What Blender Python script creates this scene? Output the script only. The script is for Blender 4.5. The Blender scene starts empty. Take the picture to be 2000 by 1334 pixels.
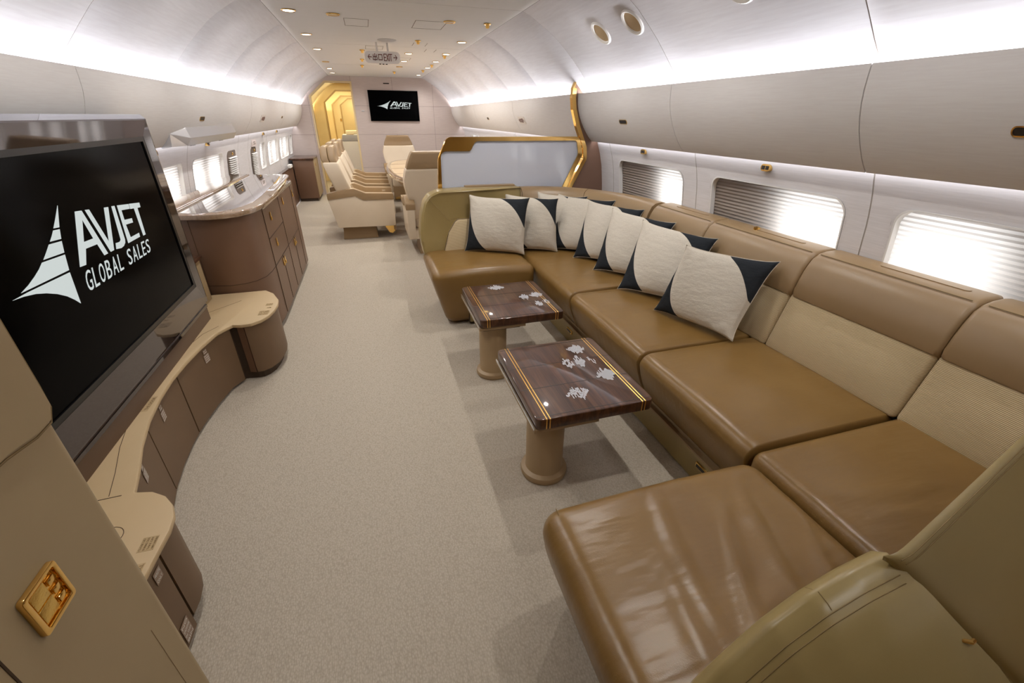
import bpy, bmesh, math, random
from mathutils import Vector, Matrix
random.seed(7)
R = math.radians
SC = bpy.context.scene
COL = SC.collection

# ------------------------------------------------------------ camera
cam_d = bpy.data.cameras.new('camera'); cam = bpy.data.objects.new('camera', cam_d); COL.objects.link(cam)
cam_d.sensor_width = 36.0; cam_d.lens = 840.3 * 36 / 2000; cam_d.clip_start = 0.02; cam_d.clip_end = 200
YAW, PITCH, ROLL = .298092, .481710, .007069
def cam_axes():
    cy, sy = math.cos(YAW), math.sin(YAW); cp, sp = math.cos(PITCH), math.sin(PITCH)
    f = Vector((sy*cp, cy*cp, -sp)); r = Vector((cy, -sy, 0)); u = r.cross(f)
    c, s = math.cos(ROLL), math.sin(ROLL)
    return c*r + s*u, -s*r + c*u, -f
ax = cam_axes()
m3 = Matrix((ax[0], ax[1], ax[2])).transposed()
CAM = Vector((-.338, 0, 1.6))
cam.matrix_world = Matrix.Translation(CAM) @ m3.to_4x4()
SC.camera = cam

# ------------------------------------------------------------ world, exposure, lights
w = bpy.data.worlds.new('world'); SC.world = w; w.use_nodes = True
w.node_tree.nodes['Background'].inputs[0].default_value = (.8, .85, .95, 1)
w.node_tree.nodes['Background'].inputs[1].default_value = 0.03
SC.view_settings.view_transform = 'Standard'; SC.view_settings.look = 'None'
SC.view_settings.gamma = 1; SC.view_settings.exposure = 0.06
SC.cycles.max_bounces = 10; SC.cycles.diffuse_bounces = 5; SC.cycles.glossy_bounces = 4
SC.cycles.transmission_bounces = 6; SC.cycles.transparent_max_bounces = 8
SC.cycles.sample_clamp_indirect = 6.0
SC.cycles.caustics_reflective = False; SC.cycles.caustics_refractive = False

YB = 11.04      # bulkhead at the far end of the lounge
YN = -1.6       # closing wall behind the camera
def area(name, loc, rot, sx, sy, power, col=(1, 1, 1), spread=180):
    l = bpy.data.lights.new(name, 'AREA'); l.shape = 'RECTANGLE'; l.size = sx; l.size_y = sy
    l.energy = power; l.color = col; l.spread = R(spread)
    o = bpy.data.objects.new(name, l); COL.objects.link(o); o.location = loc; o.rotation_euler = rot
    return o
COVE = 24.0; SILL = 4.5; SPOT = 31.0
for s in (-1, 1):
    # cove strip behind the bin lip shining up on the curved ceiling, in three runs
    for y0, y1 in ((YN if s > 0 else .83, 2.7), (2.7, 6.9), (6.9, YB-.02)):
        area('cove_light', (s*1.640, (y0+y1)/2, 1.722), (R(180), R(-s*38), 0), .03, y1-y0, COVE*(y1-y0)/4.0, (.94, .95, 1.0), 130)
        area('sill_light', (s*1.765, (y0+y1)/2, 1.425), (0, R(-s*14), 0), .02, y1-y0, SILL*(y1-y0)/4.0, (.93, .94, 1.0))
DOWN = [(.80, -.05), (.45, -.25), (-.80, 1.1), (-.80, 2.27), (-.80, 3.4), (-.795, 4.55), (-.795, 5.67), (-.79, 6.80), (-.80, 8.29), (-.81, 9.39), (-.82, 10.2),
        (.80, 1.1), (.80, 2.27), (.80, 3.4), (.80, 5.67), (.80, 6.80), (.79, 7.69), (.79, 8.67), (.80, 10.44),
        (.32, 6.86), (.33, 7.79)]
for x, y in DOWN:
    l = bpy.data.lights.new('downlight_lamp', 'SPOT'); l.energy = SPOT*(.24 if y < .5 else .62 if y < 1.5 else (.9 if y < 2.5 else 1.0)); l.spot_size = R(166); l.spot_blend = 1.0
    l.color = (1.0, .975, .94); l.shadow_soft_size = .025
    o = bpy.data.objects.new('downlight_lamp', l); COL.objects.link(o); o.location = (x, y, 2.30)

# ------------------------------------------------------------ materials
def sr(r, g, b):
    f = lambda c: (c/12.92 if c <= .04045 else ((c+.055)/1.055)**2.4)
    return (f(r/255), f(g/255), f(b/255), 1)
def mat(name, col, rough=.5, metal=0, spec=.5, coat=0, emis=None, estr=0):
    m = bpy.data.materials.new(name); m.use_nodes = True; b = m.node_tree.nodes['Principled BSDF']
    b.inputs['Base Color'].default_value = col; b.inputs['Roughness'].default_value = rough
    b.inputs['Metallic'].default_value = metal; b.inputs['Specular IOR Level'].default_value = spec
    b.inputs['Coat Weight'].default_value = coat; b.inputs['Coat Roughness'].default_value = .04
    if emis: b.inputs['Emission Color'].default_value = emis; b.inputs['Emission Strength'].default_value = estr
    return m
def nd(m, t, **k):
    n = m.node_tree.nodes.new(t)
    for a, v in k.items():
        if a in n.inputs: n.inputs[a].default_value = v
        else: setattr(n, a, v)
    return n
def ln(m, a, b): m.node_tree.links.new(a, b)
def coords(m, scale=(1, 1, 1), rot=(0, 0, 0)):
    tc = nd(m, 'ShaderNodeTexCoord'); mp = nd(m, 'ShaderNodeMapping'); mp.inputs['Scale'].default_value = scale
    mp.inputs['Rotation'].default_value = rot
    ln(m, tc.outputs['Object'], mp.inputs['Vector']); return mp.outputs['Vector']
def bump(m, height, strength, dist=.002, prev=None):
    b = nd(m, 'ShaderNodeBump'); b.inputs['Strength'].default_value = strength; b.inputs['Distance'].default_value = dist
    ln(m, height, b.inputs['Height'])
    if prev: ln(m, prev, b.inputs['Normal'])
    ln(m, b.outputs['Normal'], m.node_tree.nodes['Principled BSDF'].inputs['Normal']); return b.outputs['Normal']
def vary(m, fac, c1, c2, lo=.3, hi=.7):
    r = nd(m, 'ShaderNodeValToRGB'); r.color_ramp.elements[0].position = lo; r.color_ramp.elements[1].position = hi
    r.color_ramp.elements[0].color = c1; r.color_ramp.elements[1].color = c2
    ln(m, fac, r.inputs['Fac']); ln(m, r.outputs['Color'], m.node_tree.nodes['Principled BSDF'].inputs['Base Color']); return r
def noise(m, vec, scale, detail=4, rough=.55):
    n = nd(m, 'ShaderNodeTexNoise'); n.inputs['Scale'].default_value = scale; n.inputs['Detail'].default_value = detail
    n.inputs['Roughness'].default_value = rough; ln(m, vec, n.inputs['Vector']); return n.outputs['Fac']

def linen(name, c1, c2, sc=(3, 60, 220)):
    m = mat(name, c1, .85, spec=.2); v = coords(m, sc); n = noise(m, v, 1.0, 3)
    vary(m, n, c1, c2, .35, .65); bump(m, n, .12, .002); return m
M = {}
M['wall'] = linen('wall_fabric', sr(216, 212, 211), sr(224, 220, 220), (60, 6, 160))
M['arch'] = linen('ceiling_fabric', sr(216, 214, 218), sr(222, 221, 225), (40, 5, 90))
M['bin'] = linen('bin_fabric', sr(229, 225, 223), sr(233, 230, 228), (30, 8, 160))
M['bulk'] = linen('bulkhead_fabric', sr(196, 182, 176), sr(206, 193, 187), (6, 6, 260))
M['ceil'] = linen('ceiling_panel', sr(224, 223, 221), sr(228, 227, 226), (5, 120, 5))
M['groove'] = mat('seam_shadow', sr(110, 96, 84), .9); M['agroove'] = mat('arch_seam', sr(120, 108, 98), .9); M['wgroove'] = mat('wall_seam', sr(176, 168, 160), .9)  # plain taupe for joints and fillers, own tones for arch and wall seams
def leather(name, c1, c2, rough=.38, grain=900, gs=.18, wr=0, scl=3.0):
    m = mat(name, c1, rough, spec=.5); v = coords(m)
    n = noise(m, v, scl, 5); vary(m, n, c1, c2, .3, .7)
    vo = nd(m, 'ShaderNodeTexVoronoi'); vo.inputs['Scale'].default_value = grain; ln(m, v, vo.inputs['Vector'])
    p = bump(m, vo.outputs['Distance'], gs, .0004)
    if wr:
        v2 = coords(m, (2.2, 9, 6), (0, 0, R(24)))
        n2 = noise(m, v2, 1.3, 3, .5); bump(m, n2, wr, .03, p)
    return m
M['seat'] = leather('tan_seat_leather', sr(122, 92, 47), sr(134, 103, 56), .30, 420, .22, .12)
M['chaise'] = leather('creased_tan_leather', sr(122, 92, 49), sr(134, 103, 57), .29, 380, .30, .22)
M['back'] = leather('taupe_back_leather', sr(144, 118, 84), sr(150, 124, 90), .36, 700, .1)
M['wing'] = leather('khaki_leather', sr(152, 132, 84), sr(159, 139, 92), .30, 800, .1)
M['pad'] = leather('tan_panel_leather', sr(160, 139, 104), sr(166, 145, 110), .5, 1200, .08)
M['shelf'] = leather('beige_shelf_leather', sr(188, 163, 124), sr(194, 169, 131), .5, 1500, .05)
M['brown'] = leather('brown_leather', sr(106, 82, 58), sr(112, 87, 62), .48, 1200, .06)
M['brown2'] = leather('dark_brown_leather', sr(108, 80, 60), sr(114, 85, 65), .40, 1200, .06)
M['kick'] = mat('dark_plinth', sr(70, 54, 40), .6)
M['creamL'] = leather('cream_leather', sr(214, 197, 172), sr(220, 204, 180), .4, 900, .06)
M['taupeL'] = leather('taupe_leather', sr(150, 124, 90), sr(157, 131, 97), .42, 900, .06)
M['seam'] = mat('seam_dark', sr(64, 44, 24), .8)
M['stitch'] = mat('stitch_thread', sr(128, 106, 66), .7)
M['gold'] = mat('polished_gold', (.92, .60, .20, 1), .10, 1)
M['goldb'] = mat('brushed_gold', (.95, .60, .17, 1), .32, 1)
mg = mat('hammered_gold', (.95, .66, .2, 1), .25, 1); bump(mg, noise(mg, coords(mg), 260, 3), .5, .002); M['goldh'] = mg
M['chrome'] = mat('polished_steel', (.82, .83, .85, 1), .22, 1)
M['silver'] = mat('silver_paint', sr(205, 206, 212), .2, .25, coat=.5)
M['white'] = mat('white_plastic', sr(236, 234, 230), .4)
M['grey'] = mat('light_grey', sr(190, 190, 192), .5)
M['black'] = mat('black_screen', (.0012, .0012, .0014, 1), .12, spec=.03)
M['blackp'] = mat('black_plastic', (.004, .004, .004, 1), .3)
M['bronze'] = mat('bronze_gloss', (.085, .072, .074, 1), .035, .85, coat=.6)
M['logo'] = mat('screen_logo', sr(40, 44, 44), .6, emis=sr(200, 208, 206), estr=.95)
M['dark'] = mat('dark_inset', (.02, .014, .01, 1), .4)
M['redtxt'] = mat('sign_letters', sr(112, 52, 34), .6)
M['sign'] = mat('sign_face', sr(214, 206, 198), .5, emis=sr(220, 212, 205), estr=.10)
M['greytxt'] = mat('grey_letters', sr(130, 118, 108), .7)
M['print'] = mat('dark_print', sr(120, 96, 62), .7)
M['sticker'] = mat('clear_sticker', sr(150, 126, 108), .35)
M['stickerw'] = mat('white_print', sr(225, 222, 215), .5)
M['stickerl'] = mat('tan_sticker', sr(182, 157, 117), .4)
M['pearl'] = mat('pearl_inlay', sr(228, 232, 240), .18, spec=.8)
M['lamp'] = mat('lamp_lens', (1, .95, .85, 1), .4, emis=(1, .93, .8, 1), estr=6)
M['lampoff'] = mat('lamp_lens_unlit', sr(196, 176, 144), .3)
M['led'] = mat('led_strip', (1, 1, 1, 1), .5, emis=(.95, .96, 1, 1), estr=3)
M['door'] = leather('warm_corridor_panel', sr(216, 194, 148), sr(222, 201, 157), .6, 900, .03)
M['doortrim'] = mat('door_trim_tan', sr(168, 140, 96), .5); M['stand'] = mat('stand_brown', sr(84, 62, 46), .35)
M['cream'] = mat('warm_cream', sr(236, 222, 190), .6)
M['daylight'] = mat('daylight', (1, 1, 1, 1), .9, emis=(.93, .97, 1.0, 1), estr=4.4)
M['daylightL'] = mat('daylight_left', (1, 1, 1, 1), .9, emis=(.96, .98, 1.0, 1), estr=4.2)
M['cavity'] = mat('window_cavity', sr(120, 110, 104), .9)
M['panel'] = leather('chocolate_panel', sr(112, 84, 68), sr(118, 89, 73), .5, 900, .04)

# carpet: woven loops
m = mat('woven_carpet', sr(196, 184, 166), .95, spec=.1); v = coords(m)
v2 = coords(m, (150, 95, 1)); vo = nd(m, 'ShaderNodeTexVoronoi'); vo.inputs['Scale'].default_value = 1.0; vo.inputs['Randomness'].default_value = .75
ln(m, v2, vo.inputs['Vector'])
n = noise(m, v, 160, 3); mx = nd(m, 'ShaderNodeMath', operation='MULTIPLY_ADD'); ln(m, n, mx.inputs[0]); mx.inputs[1].default_value = .35
mv = nd(m, 'ShaderNodeMath', operation='MULTIPLY'); ln(m, vo.outputs['Distance'], mv.inputs[0]); mv.inputs[1].default_value = -.55; ln(m, mv.outputs[0], mx.inputs[2])
ad = nd(m, 'ShaderNodeMath', operation='ADD'); ln(m, mx.outputs[0], ad.inputs[0]); ad.inputs[1].default_value = .45
vary(m, ad.outputs[0], sr(172, 160, 143), sr(202, 192, 176), .15, .75); bump(m, ad.outputs[0], .6, .004); M['carpet'] = m

# walnut with gloss lacquer
def wood(name, c1, c2, c3, sc=(9, .7, 3), coat=1.0):
    m = mat(name, c1, .35, spec=.25, coat=coat); v = coords(m, sc)
    n = nd(m, 'ShaderNodeTexNoise'); n.inputs['Scale'].default_value = 3.2; n.inputs['Detail'].default_value = 8; n.inputs['Distortion'].default_value = .9
    ln(m, v, n.inputs['Vector']); v2 = coords(m, (sc[0]*22, sc[1]*3, sc[2]*22)); n2 = noise(m, v2, 1.0, 2)
    mm = nd(m, 'ShaderNodeMath', operation='MULTIPLY_ADD'); ln(m, n2, mm.inputs[0]); mm.inputs[1].default_value = .45; ln(m, n.outputs['Fac'], mm.inputs[2])
    r = vary(m, mm.outputs[0], c1, c3, .48, .92); e = r.color_ramp.elements.new(.68); e.color = c2
    return m
M['wood'] = wood('walnut_lacquer', sr(46, 27, 17), sr(72, 44, 28), sr(96, 62, 41), coat=.6)
M['woodedge'] = wood('walnut_edge', sr(40, 22, 16), sr(74, 46, 34), sr(100, 66, 48), (9, 9, .6))
M['counter'] = wood('counter_lacquer', sr(128, 104, 84), sr(150, 124, 100), sr(166, 140, 116), (6, .7, 3))
cb = M['counter'].node_tree.nodes['Principled BSDF']; cb.inputs['Roughness'].default_value = .06; cb.inputs['Coat IOR'].default_value = 2.2
M['tabletop'] = leather('table_leather', sr(205, 180, 146), sr(212, 188, 155), .2, 1500, .02)
# ribbed cream cloth (ribs along Y, stacked in Z)
def ribbed(name, scale_v, ax_='z'):
    m = mat(name, sr(206, 184, 140), .85, spec=.2)
    v = coords(m); sp = nd(m, 'ShaderNodeSeparateXYZ'); ln(m, v, sp.inputs[0])
    n = noise(m, v, 26, 2); a = nd(m, 'ShaderNodeMath', operation='MULTIPLY_ADD'); ln(m, sp.outputs['Z'], a.inputs[0]); a.inputs[1].default_value = scale_v
    n2 = nd(m, 'ShaderNodeMath', operation='MULTIPLY'); ln(m, n, n2.inputs[0]); n2.inputs[1].default_value = 1.6; ln(m, n2.outputs[0], a.inputs[2])
    s = nd(m, 'ShaderNodeMath', operation='SINE'); ln(m, a.outputs[0], s.inputs[0])
    h = nd(m, 'ShaderNodeMath', operation='MULTIPLY_ADD'); ln(m, s.outputs[0], h.inputs[0]); h.inputs[1].default_value = .5; h.inputs[2].default_value = .5
    vary(m, h.outputs[0], sr(176, 154, 118), sr(212, 192, 156), .1, .8); bump(m, h.outputs[0], .6, .002); return m
M['rib'] = ribbed('ribbed_cream_cloth', 1150)
def cloth(name, c1, c2):
    m = mat(name, c1, .9, spec=.15); v = coords(m, (1, 1, 1)); n = noise(m, v, 240, 3); n2 = noise(m, coords(m, (9, 9, 22)), 1.4, 3)
    vary(m, n, c1, c2, .3, .7); p = bump(m, n, .35, .0015); bump(m, n2, .25, .012, p); return m
M['linenP'] = cloth('pillow_linen', sr(200, 188, 170), sr(218, 207, 190))
M['velvet'] = cloth('charcoal_velvet', sr(28, 30, 34), sr(46, 48, 52))
M['velvet'].node_tree.nodes['Principled BSDF'].inputs['Sheen Weight'].default_value = .3
# pleated shade: translucent
m = bpy.data.materials.new('pleated_shade'); m.use_nodes = True; nt = m.node_tree; nt.nodes.clear()
o_ = nt.nodes.new('ShaderNodeOutputMaterial'); d_ = nt.nodes.new('ShaderNodeBsdfDiffuse'); t_ = nt.nodes.new('ShaderNodeBsdfTranslucent'); x_ = nt.nodes.new('ShaderNodeMixShader')
d_.inputs[0].default_value = sr(176, 162, 150); t_.inputs[0].default_value = (.86, .84, .82, 1); x_.inputs[0].default_value = .42
nt.links.new(d_.outputs[0], x_.inputs[1]); nt.links.new(t_.outputs[0], x_.inputs[2]); nt.links.new(x_.outputs[0], o_.inputs[0]); M['shade'] = m
# glass of the divider
m = bpy.data.materials.new('frosted_glass'); m.use_nodes = True; b = m.node_tree.nodes['Principled BSDF']
b.inputs['Base Color'].default_value = sr(206, 210, 222); b.inputs['Roughness'].default_value = .07; b.inputs['Coat Weight'].default_value = .6; M['glass'] = m

# ------------------------------------------------------------ builder
def origin_of(par):
    if par is None: return Matrix.Identity(4)
    if par.parent is None: return Matrix.Translation(-Vector(par.location))
    return Matrix.Identity(4)
def tag(o, label=None, cat=None, group=None, kind=None):
    if label: o['label'] = label
    if cat: o['category'] = cat
    if group: o['group'] = group
    if kind: o['kind'] = kind
    return o
def thing(name, label, cat, loc=(0, 0, 0), group=None):
    o = bpy.data.objects.new(name, None); COL.objects.link(o); o.location = loc; o.empty_display_size = .1
    return tag(o, label, cat, group)
def PZ(px, py, axis, val):
    d = m3 @ Vector((px-1000, 667-py, -840.3)); i = 'xyz'.index(axis); t = (val-CAM[i])/d[i]; return CAM+d*t
class MB:
    def __init__(s): s.v = []; s.f = []; s.mi = []; s.cur = 0
    def add(s, vs, fs):
        n = len(s.v); s.v += [tuple(v) for v in vs]; s.f += [tuple(i+n for i in f) for f in fs]; s.mi += [s.cur]*len(fs); return s
    def box(s, x0, x1, y0, y1, z0, z1):
        s.add([(x0,y0,z0),(x1,y0,z0),(x1,y1,z0),(x0,y1,z0),(x0,y0,z1),(x1,y0,z1),(x1,y1,z1),(x0,y1,z1)],
              [(0,3,2,1),(4,5,6,7),(0,1,5,4),(1,2,6,5),(2,3,7,6),(3,0,4,7)]); return s
    def prism(s, pts, axis, a, b, b_pts=None):
        """extrude polygon pts along axis from a to b; pts 2D in the remaining axes in xyz order"""
        def put(p, t):
            return {'x': (t, p[0], p[1]), 'y': (p[0], t, p[1]), 'z': (p[0], p[1], t)}[axis]
        n = len(pts); q = b_pts or pts
        vs = [put(p, a) for p in pts] + [put(p, b) for p in q]
        fs = [tuple(range(n))[::-1], tuple(range(n, 2*n))] + [(i, (i+1) % n, n+(i+1) % n, n+i) for i in range(n)]
        s.add(vs, fs); return s
    def rbox(s, x0, x1, y0, y1, z0, z1, r=.02, k=4, m=(6, 6, 3), warp=None, sy=1):
        """rounded box; r scalar or (rx,ry,rz)"""
        def line(a, b, rr, mm):
            e = [a + rr*(1-math.cos(math.pi/2*i/k)) for i in range(k)]
            mid = [a+rr+(b-a-2*rr)*i/mm for i in range(mm+1)]
            return e + mid + [b - q + a for q in e[::-1]]
        y0, y1 = y0*sy, y1*sy
        X = line(x0, x1, r, m[0]); Y = line(y0, y1, r, m[1]); Z = line(z0, z1, r, m[2])
        idx = {}; vs = []; fs = []
        def V(i, j, l):
            key = (i, j, l)
            if key in idx: return idx[key]
            p = Vector((X[i], Y[j], Z[l]))
            c = Vector((min(max(p.x, x0+r), x1-r), min(max(p.y, y0+r), y1-r), min(max(p.z, z0+r), z1-r)))
            d = p-c
            if d.length > 1e-9: p = c + d.normalized()*r
            p.y /= sy
            if warp: p = Vector(warp(p.x, p.y, p.z))
            idx[key] = len(vs); vs.append(p); return idx[key]
        nx, ny, nz = len(X)-1, len(Y)-1, len(Z)-1
        for i in range(nx):
            for j in range(ny):
                fs.append((V(i,j,0), V(i,j+1,0), V(i+1,j+1,0), V(i+1,j,0)))
                fs.append((V(i,j,nz), V(i+1,j,nz), V(i+1,j+1,nz), V(i,j+1,nz)))
        for i in range(nx):
            for l in range(nz):
                fs.append((V(i,0,l), V(i+1,0,l), V(i+1,0,l+1), V(i,0,l+1)))
                fs.append((V(i,ny,l), V(i,ny,l+1), V(i+1,ny,l+1), V(i+1,ny,l)))
        for j in range(ny):
            for l in range(nz):
                fs.append((V(0,j,l), V(0,j,l+1), V(0,j+1,l+1), V(0,j+1,l)))
                fs.append((V(nx,j,l), V(nx,j+1,l), V(nx,j+1,l+1), V(nx,j,l+1)))
        s.add(vs, fs); return s
    def lathe(s, prof, c, axis='z', n=40, sq=None):
        vs = []; fs = []
        for r, t in prof:
            for i in range(n):
                a = 2*math.pi*i/n; u, v = r*math.cos(a), r*math.sin(a)
                vs.append({'z': (c[0]+u, c[1]+v, c[2]+t), 'x': (c[0]+t, c[1]+u, c[2]+v), 'y': (c[0]+v, c[1]+t, c[2]+u)}[axis])
        k = len(prof)
        for j in range(k-1):
            for i in range(n):
                fs.append((j*n+i, j*n+(i+1) % n, (j+1)*n+(i+1) % n, (j+1)*n+i))
        fs.append(tuple(range(n))[::-1]); fs.append(tuple((k-1)*n+i for i in range(n)))
        s.add(vs, fs); return s
    def tube(s, path, r, n=8, closed=False):
        P = [Vector(p) for p in path]; vs = []; fs = []; k = len(P)
        for i, p in enumerate(P):
            a = P[(i-1) % k] if (closed or i > 0) else P[i]; b = P[(i+1) % k] if (closed or i < k-1) else P[i]
            t = (b-a).normalized(); h = Vector((0, 0, 1)) if abs(t.z) < .9 else Vector((1, 0, 0))
            u = t.cross(h).normalized(); q = t.cross(u)
            for j in range(n):
                g = 2*math.pi*j/n; vs.append(p + u*r*math.cos(g) + q*r*math.sin(g))
        for i in range(k if closed else k-1):
            for j in range(n):
                fs.append((i*n+j, i*n+(j+1) % n, ((i+1) % k)*n+(j+1) % n, ((i+1) % k)*n+j))
        if not closed: fs.append(tuple(range(n))[::-1]); fs.append(tuple((k-1)*n+j for j in range(n)))
        s.add(vs, fs); return s
    def grid(s, fn, nu, nv, closed_u=False):
        vs = [fn(i/nu, j/nv) for i in range(nu+1) for j in range(nv+1)]
        fs = [(i*(nv+1)+j, (i+1)*(nv+1)+j, (i+1)*(nv+1)+j+1, i*(nv+1)+j+1) for i in range(nu) for j in range(nv)]
        s.add(vs, fs); return s
    def xf(s, fn): s.v = [tuple(fn(*v)) for v in s.v]; return s
    def build(s, name, m, parent=None, angle=38, bevel=0, smooth=True, recalc=True, bseg=2):
        me = bpy.data.meshes.new(name); vs = [Vector(v) for v in s.v]; loc = Vector((0, 0, 0))
        if parent is None and vs:
            lo = [min(v[i] for v in vs) for i in range(3)]; hi = [max(v[i] for v in vs) for i in range(3)]
            loc = Vector(((lo[0]+hi[0])/2, (lo[1]+hi[1])/2, lo[2])); vs = [v-loc for v in vs]
        me.from_pydata(vs, [], s.f)
        ms = m if isinstance(m, (list, tuple)) else [m]
        for q in ms: me.materials.append(q)
        if len(ms) > 1: me.polygons.foreach_set('material_index', s.mi)
        if recalc or bevel:
            bm = bmesh.new(); bm.from_mesh(me)
            if recalc: bmesh.ops.remove_doubles(bm, verts=bm.verts, dist=1e-6)
            if recalc: bmesh.ops.recalc_face_normals(bm, faces=bm.faces)
            if bevel:
                es = [e for e in bm.edges if len(e.link_faces) == 2 and e.calc_face_angle(0) > R(28)]
                bmesh.ops.bevel(bm, geom=es, offset=bevel, segments=bseg, profile=.5, affect='EDGES', clamp_overlap=True)
            bm.to_mesh(me); bm.free()
        if smooth:
            me.polygons.foreach_set('use_smooth', [True]*len(me.polygons)); me.set_sharp_from_angle(angle=R(angle))
        o = bpy.data.objects.new(name, me); COL.objects.link(o); o.location = loc
        if parent is not None: o.parent = parent; o.matrix_parent_inverse = origin_of(parent)
        return o
def structure(o): o['kind'] = 'structure'; return o
def copy_tree(o, parent=None, name=None):
    c = o.copy(); COL.objects.link(c); c.parent = parent
    if name: c.name = name
    for ch in list(o.children): copy_tree(ch, c)
    return c
def rrect(x0, x1, y0, y1, r, n=6):
    """rounded rectangle; r scalar or 4 radii (x1y1, x0y1, x0y0, x1y0)"""
    rs = r if isinstance(r, (list, tuple)) else (r,)*4; out = []
    for (cx, cy, sx, sy, a0), q in zip(((x1, y1, -1, -1, 0), (x0, y1, 1, -1, 90), (x0, y0, 1, 1, 180), (x1, y0, -1, 1, 270)), rs):
        ox, oy = cx+sx*q, cy+sy*q
        for i in range(n+1):
            a = R(a0+90*i/n); out.append((ox+q*math.cos(a), oy+q*math.sin(a)))
    return out
def fillet(pts, rs, n=6):
    out = []; k = len(pts)
    for i in range(k):
        p = Vector(pts[i]); a = Vector(pts[i-1]); b = Vector(pts[(i+1) % k]); r = rs[i] if isinstance(rs, (list, tuple)) else rs
        if r <= 0: out.append(tuple(p)); continue
        u = (a-p).normalized(); v = (b-p).normalized(); ang = u.angle(v); t = min(r/math.tan(ang/2), (a-p).length*.49, (b-p).length*.49)
        p0 = p+u*t; p1 = p+v*t
        for j in range(n+1):
            s = j/n; out.append(tuple((1-s)**2*p0 + 2*s*(1-s)*p + s*s*p1))
    return out
def interp(tab, z):
    tab = sorted(tab)
    if z <= tab[0][0]: return tab[0][1]
    for (a, p), (b, q) in zip(tab, tab[1:]):
        if z <= b: return p+(q-p)*(z-a)/(b-a)
    return tab[-1][1]
def text_mesh(s, size=1.0, shear=0, xscale=1.0, extrude=0.001):
    cu = bpy.data.curves.new('lettering', 'FONT'); cu.body = s; cu.size = size; cu.shear = shear; cu.extrude = extrude; cu.resolution_u = 3
    ob = bpy.data.objects.new('lettering', cu); COL.objects.link(ob)
    dg = bpy.context.evaluated_depsgraph_get(); me = bpy.data.meshes.new_from_object(ob.evaluated_get(dg))
    vs = [Vector((v.co.x*xscale, v.co.y, v.co.z)) for v in me.vertices]; fs = [tuple(p.vertices) for p in me.polygons]
    bpy.data.objects.remove(ob); bpy.data.curves.remove(cu); bpy.data.meshes.remove(me)
    return vs, fs
def put_text(mb, s, origin, ux, uy, size, width=None, bold=0, shear=0, extrude=.001):
    """place lettering with its lower left at origin, running along ux, up along uy"""
    vs, fs = text_mesh(s, 1.0, shear, 1.0, extrude)
    x0 = min(v.x for v in vs); x1 = max(v.x for v in vs); y0 = min(v.y for v in vs); y1 = max(v.y for v in vs)
    ky = size/(y1-y0); kx = ky if width is None else width/(x1-x0)
    ux = Vector(ux).normalized(); uy = Vector(uy).normalized(); un = ux.cross(uy); o = Vector(origin)
    offs = [(0, 0)] if not bold else [(0, 0), (bold, 0), (-bold, 0), (0, bold), (0, -bold)]
    for a, b in offs:
        mb.add([o+ux*((v.x-x0)*kx+a)+uy*((v.y-y0)*ky+b)+un*v.z for v in vs], fs)
    return mb

# ============================================================ THE CABIN SHELL
WX = [(0, 1.84), (.3, 1.90), (.6, 1.92), (.85, 1.915), (1.0, 1.90), (1.17, 1.875), (1.28, 1.845), (1.40, 1.80), (1.48, 1.785)]
wx = lambda z: interp(WX, z)
ARCH = [(.950, 2.328), (1.02, 2.300), (1.10, 2.252), (1.178, 2.207), (1.26, 2.150), (1.332, 2.087), (1.41, 2.015), (1.474, 1.947), (1.545, 1.868), (1.612, 1.800), (1.665, 1.735), (1.71, 1.67), (1.745, 1.60), (1.785, 1.48)]
WIN_R = [(.40, 1.385), (1.59, 2.58), (2.86, 3.84), (4.75, 5.55), (5.95, 6.75), (7.0, 7.85), (8.3, 9.2), (9.5, 10.35)]
WIN_L = [(3.50, 4.55), (4.77, 5.78), (7.67, 8.10), (8.30, 9.25), (9.42, 10.45), (10.60, 10.98)]
ZR = (.80, 1.27); ZL = (.86, 1.25)
SEAM_Y = [.2, 1.49, 2.75, 3.97, 5.18, 6.25, 7.15, 8.0, 8.8, 9.7]

def groove_ys(y0, y1, seams, step):
    ys = []; y = y0
    while y < y1-1e-6: ys.append((y, 0)); y += step
    ys.append((y1, 0))
    for s in seams:
        ys = [q for q in ys if abs(q[0]-s) > .02]; ys += [(s-.0035, 0), (s-.0022, 1), (s+.0022, 1), (s+.0035, 0)]
    return sorted(ys)
# lower side walls with window holes
def sidewall(side, wins, zr, seams, name):
    ys = groove_ys(YN, YB, seams, 1.0)
    cut = [q for a in wins for q in a]; ys = sorted([q for q in ys if all(abs(q[0]-c) > .012 for c in cut)] + [(c, 0) for c in cut])
    zs = sorted(set([0, .3, .6, .7, zr[0], .9, .95, 1.0, 1.05, 1.1, 1.15, 1.2, zr[1], 1.3, 1.35, 1.40, 1.48]))
    b = MB(); n = len(zs)
    vs = [(side*(wx(z)+.002*g), y, z) for y, g in ys for z in zs]; fs = []; mi = []
    for i in range(len(ys)-1):
        ym = (ys[i][0]+ys[i+1][0])/2
        for j in range(n-1):
            zm = (zs[j]+zs[j+1])/2
            if zr[0] < zm < zr[1] and any(a < ym < c for a, c in wins): continue
            fs.append((i*n+j, (i+1)*n+j, (i+1)*n+j+1, i*n+j+1)); mi.append(1 if (ys[i][1] or ys[i+1][1]) and ys[i+1][0]-ys[i][0] < .01 else 0)
    b.v = vs; b.f = fs; b.mi = mi
    return structure(b.build(name, [M['wall'], M['wgroove']], angle=50))
sidewall(1, WIN_R, ZR, [1.488, 2.72, 3.94, 6.9], 'wall_right')
sidewall(-1, WIN_L, ZL, [4.66, 6.42, 6.95, 8.2, 9.33], 'wall_left')
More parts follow.
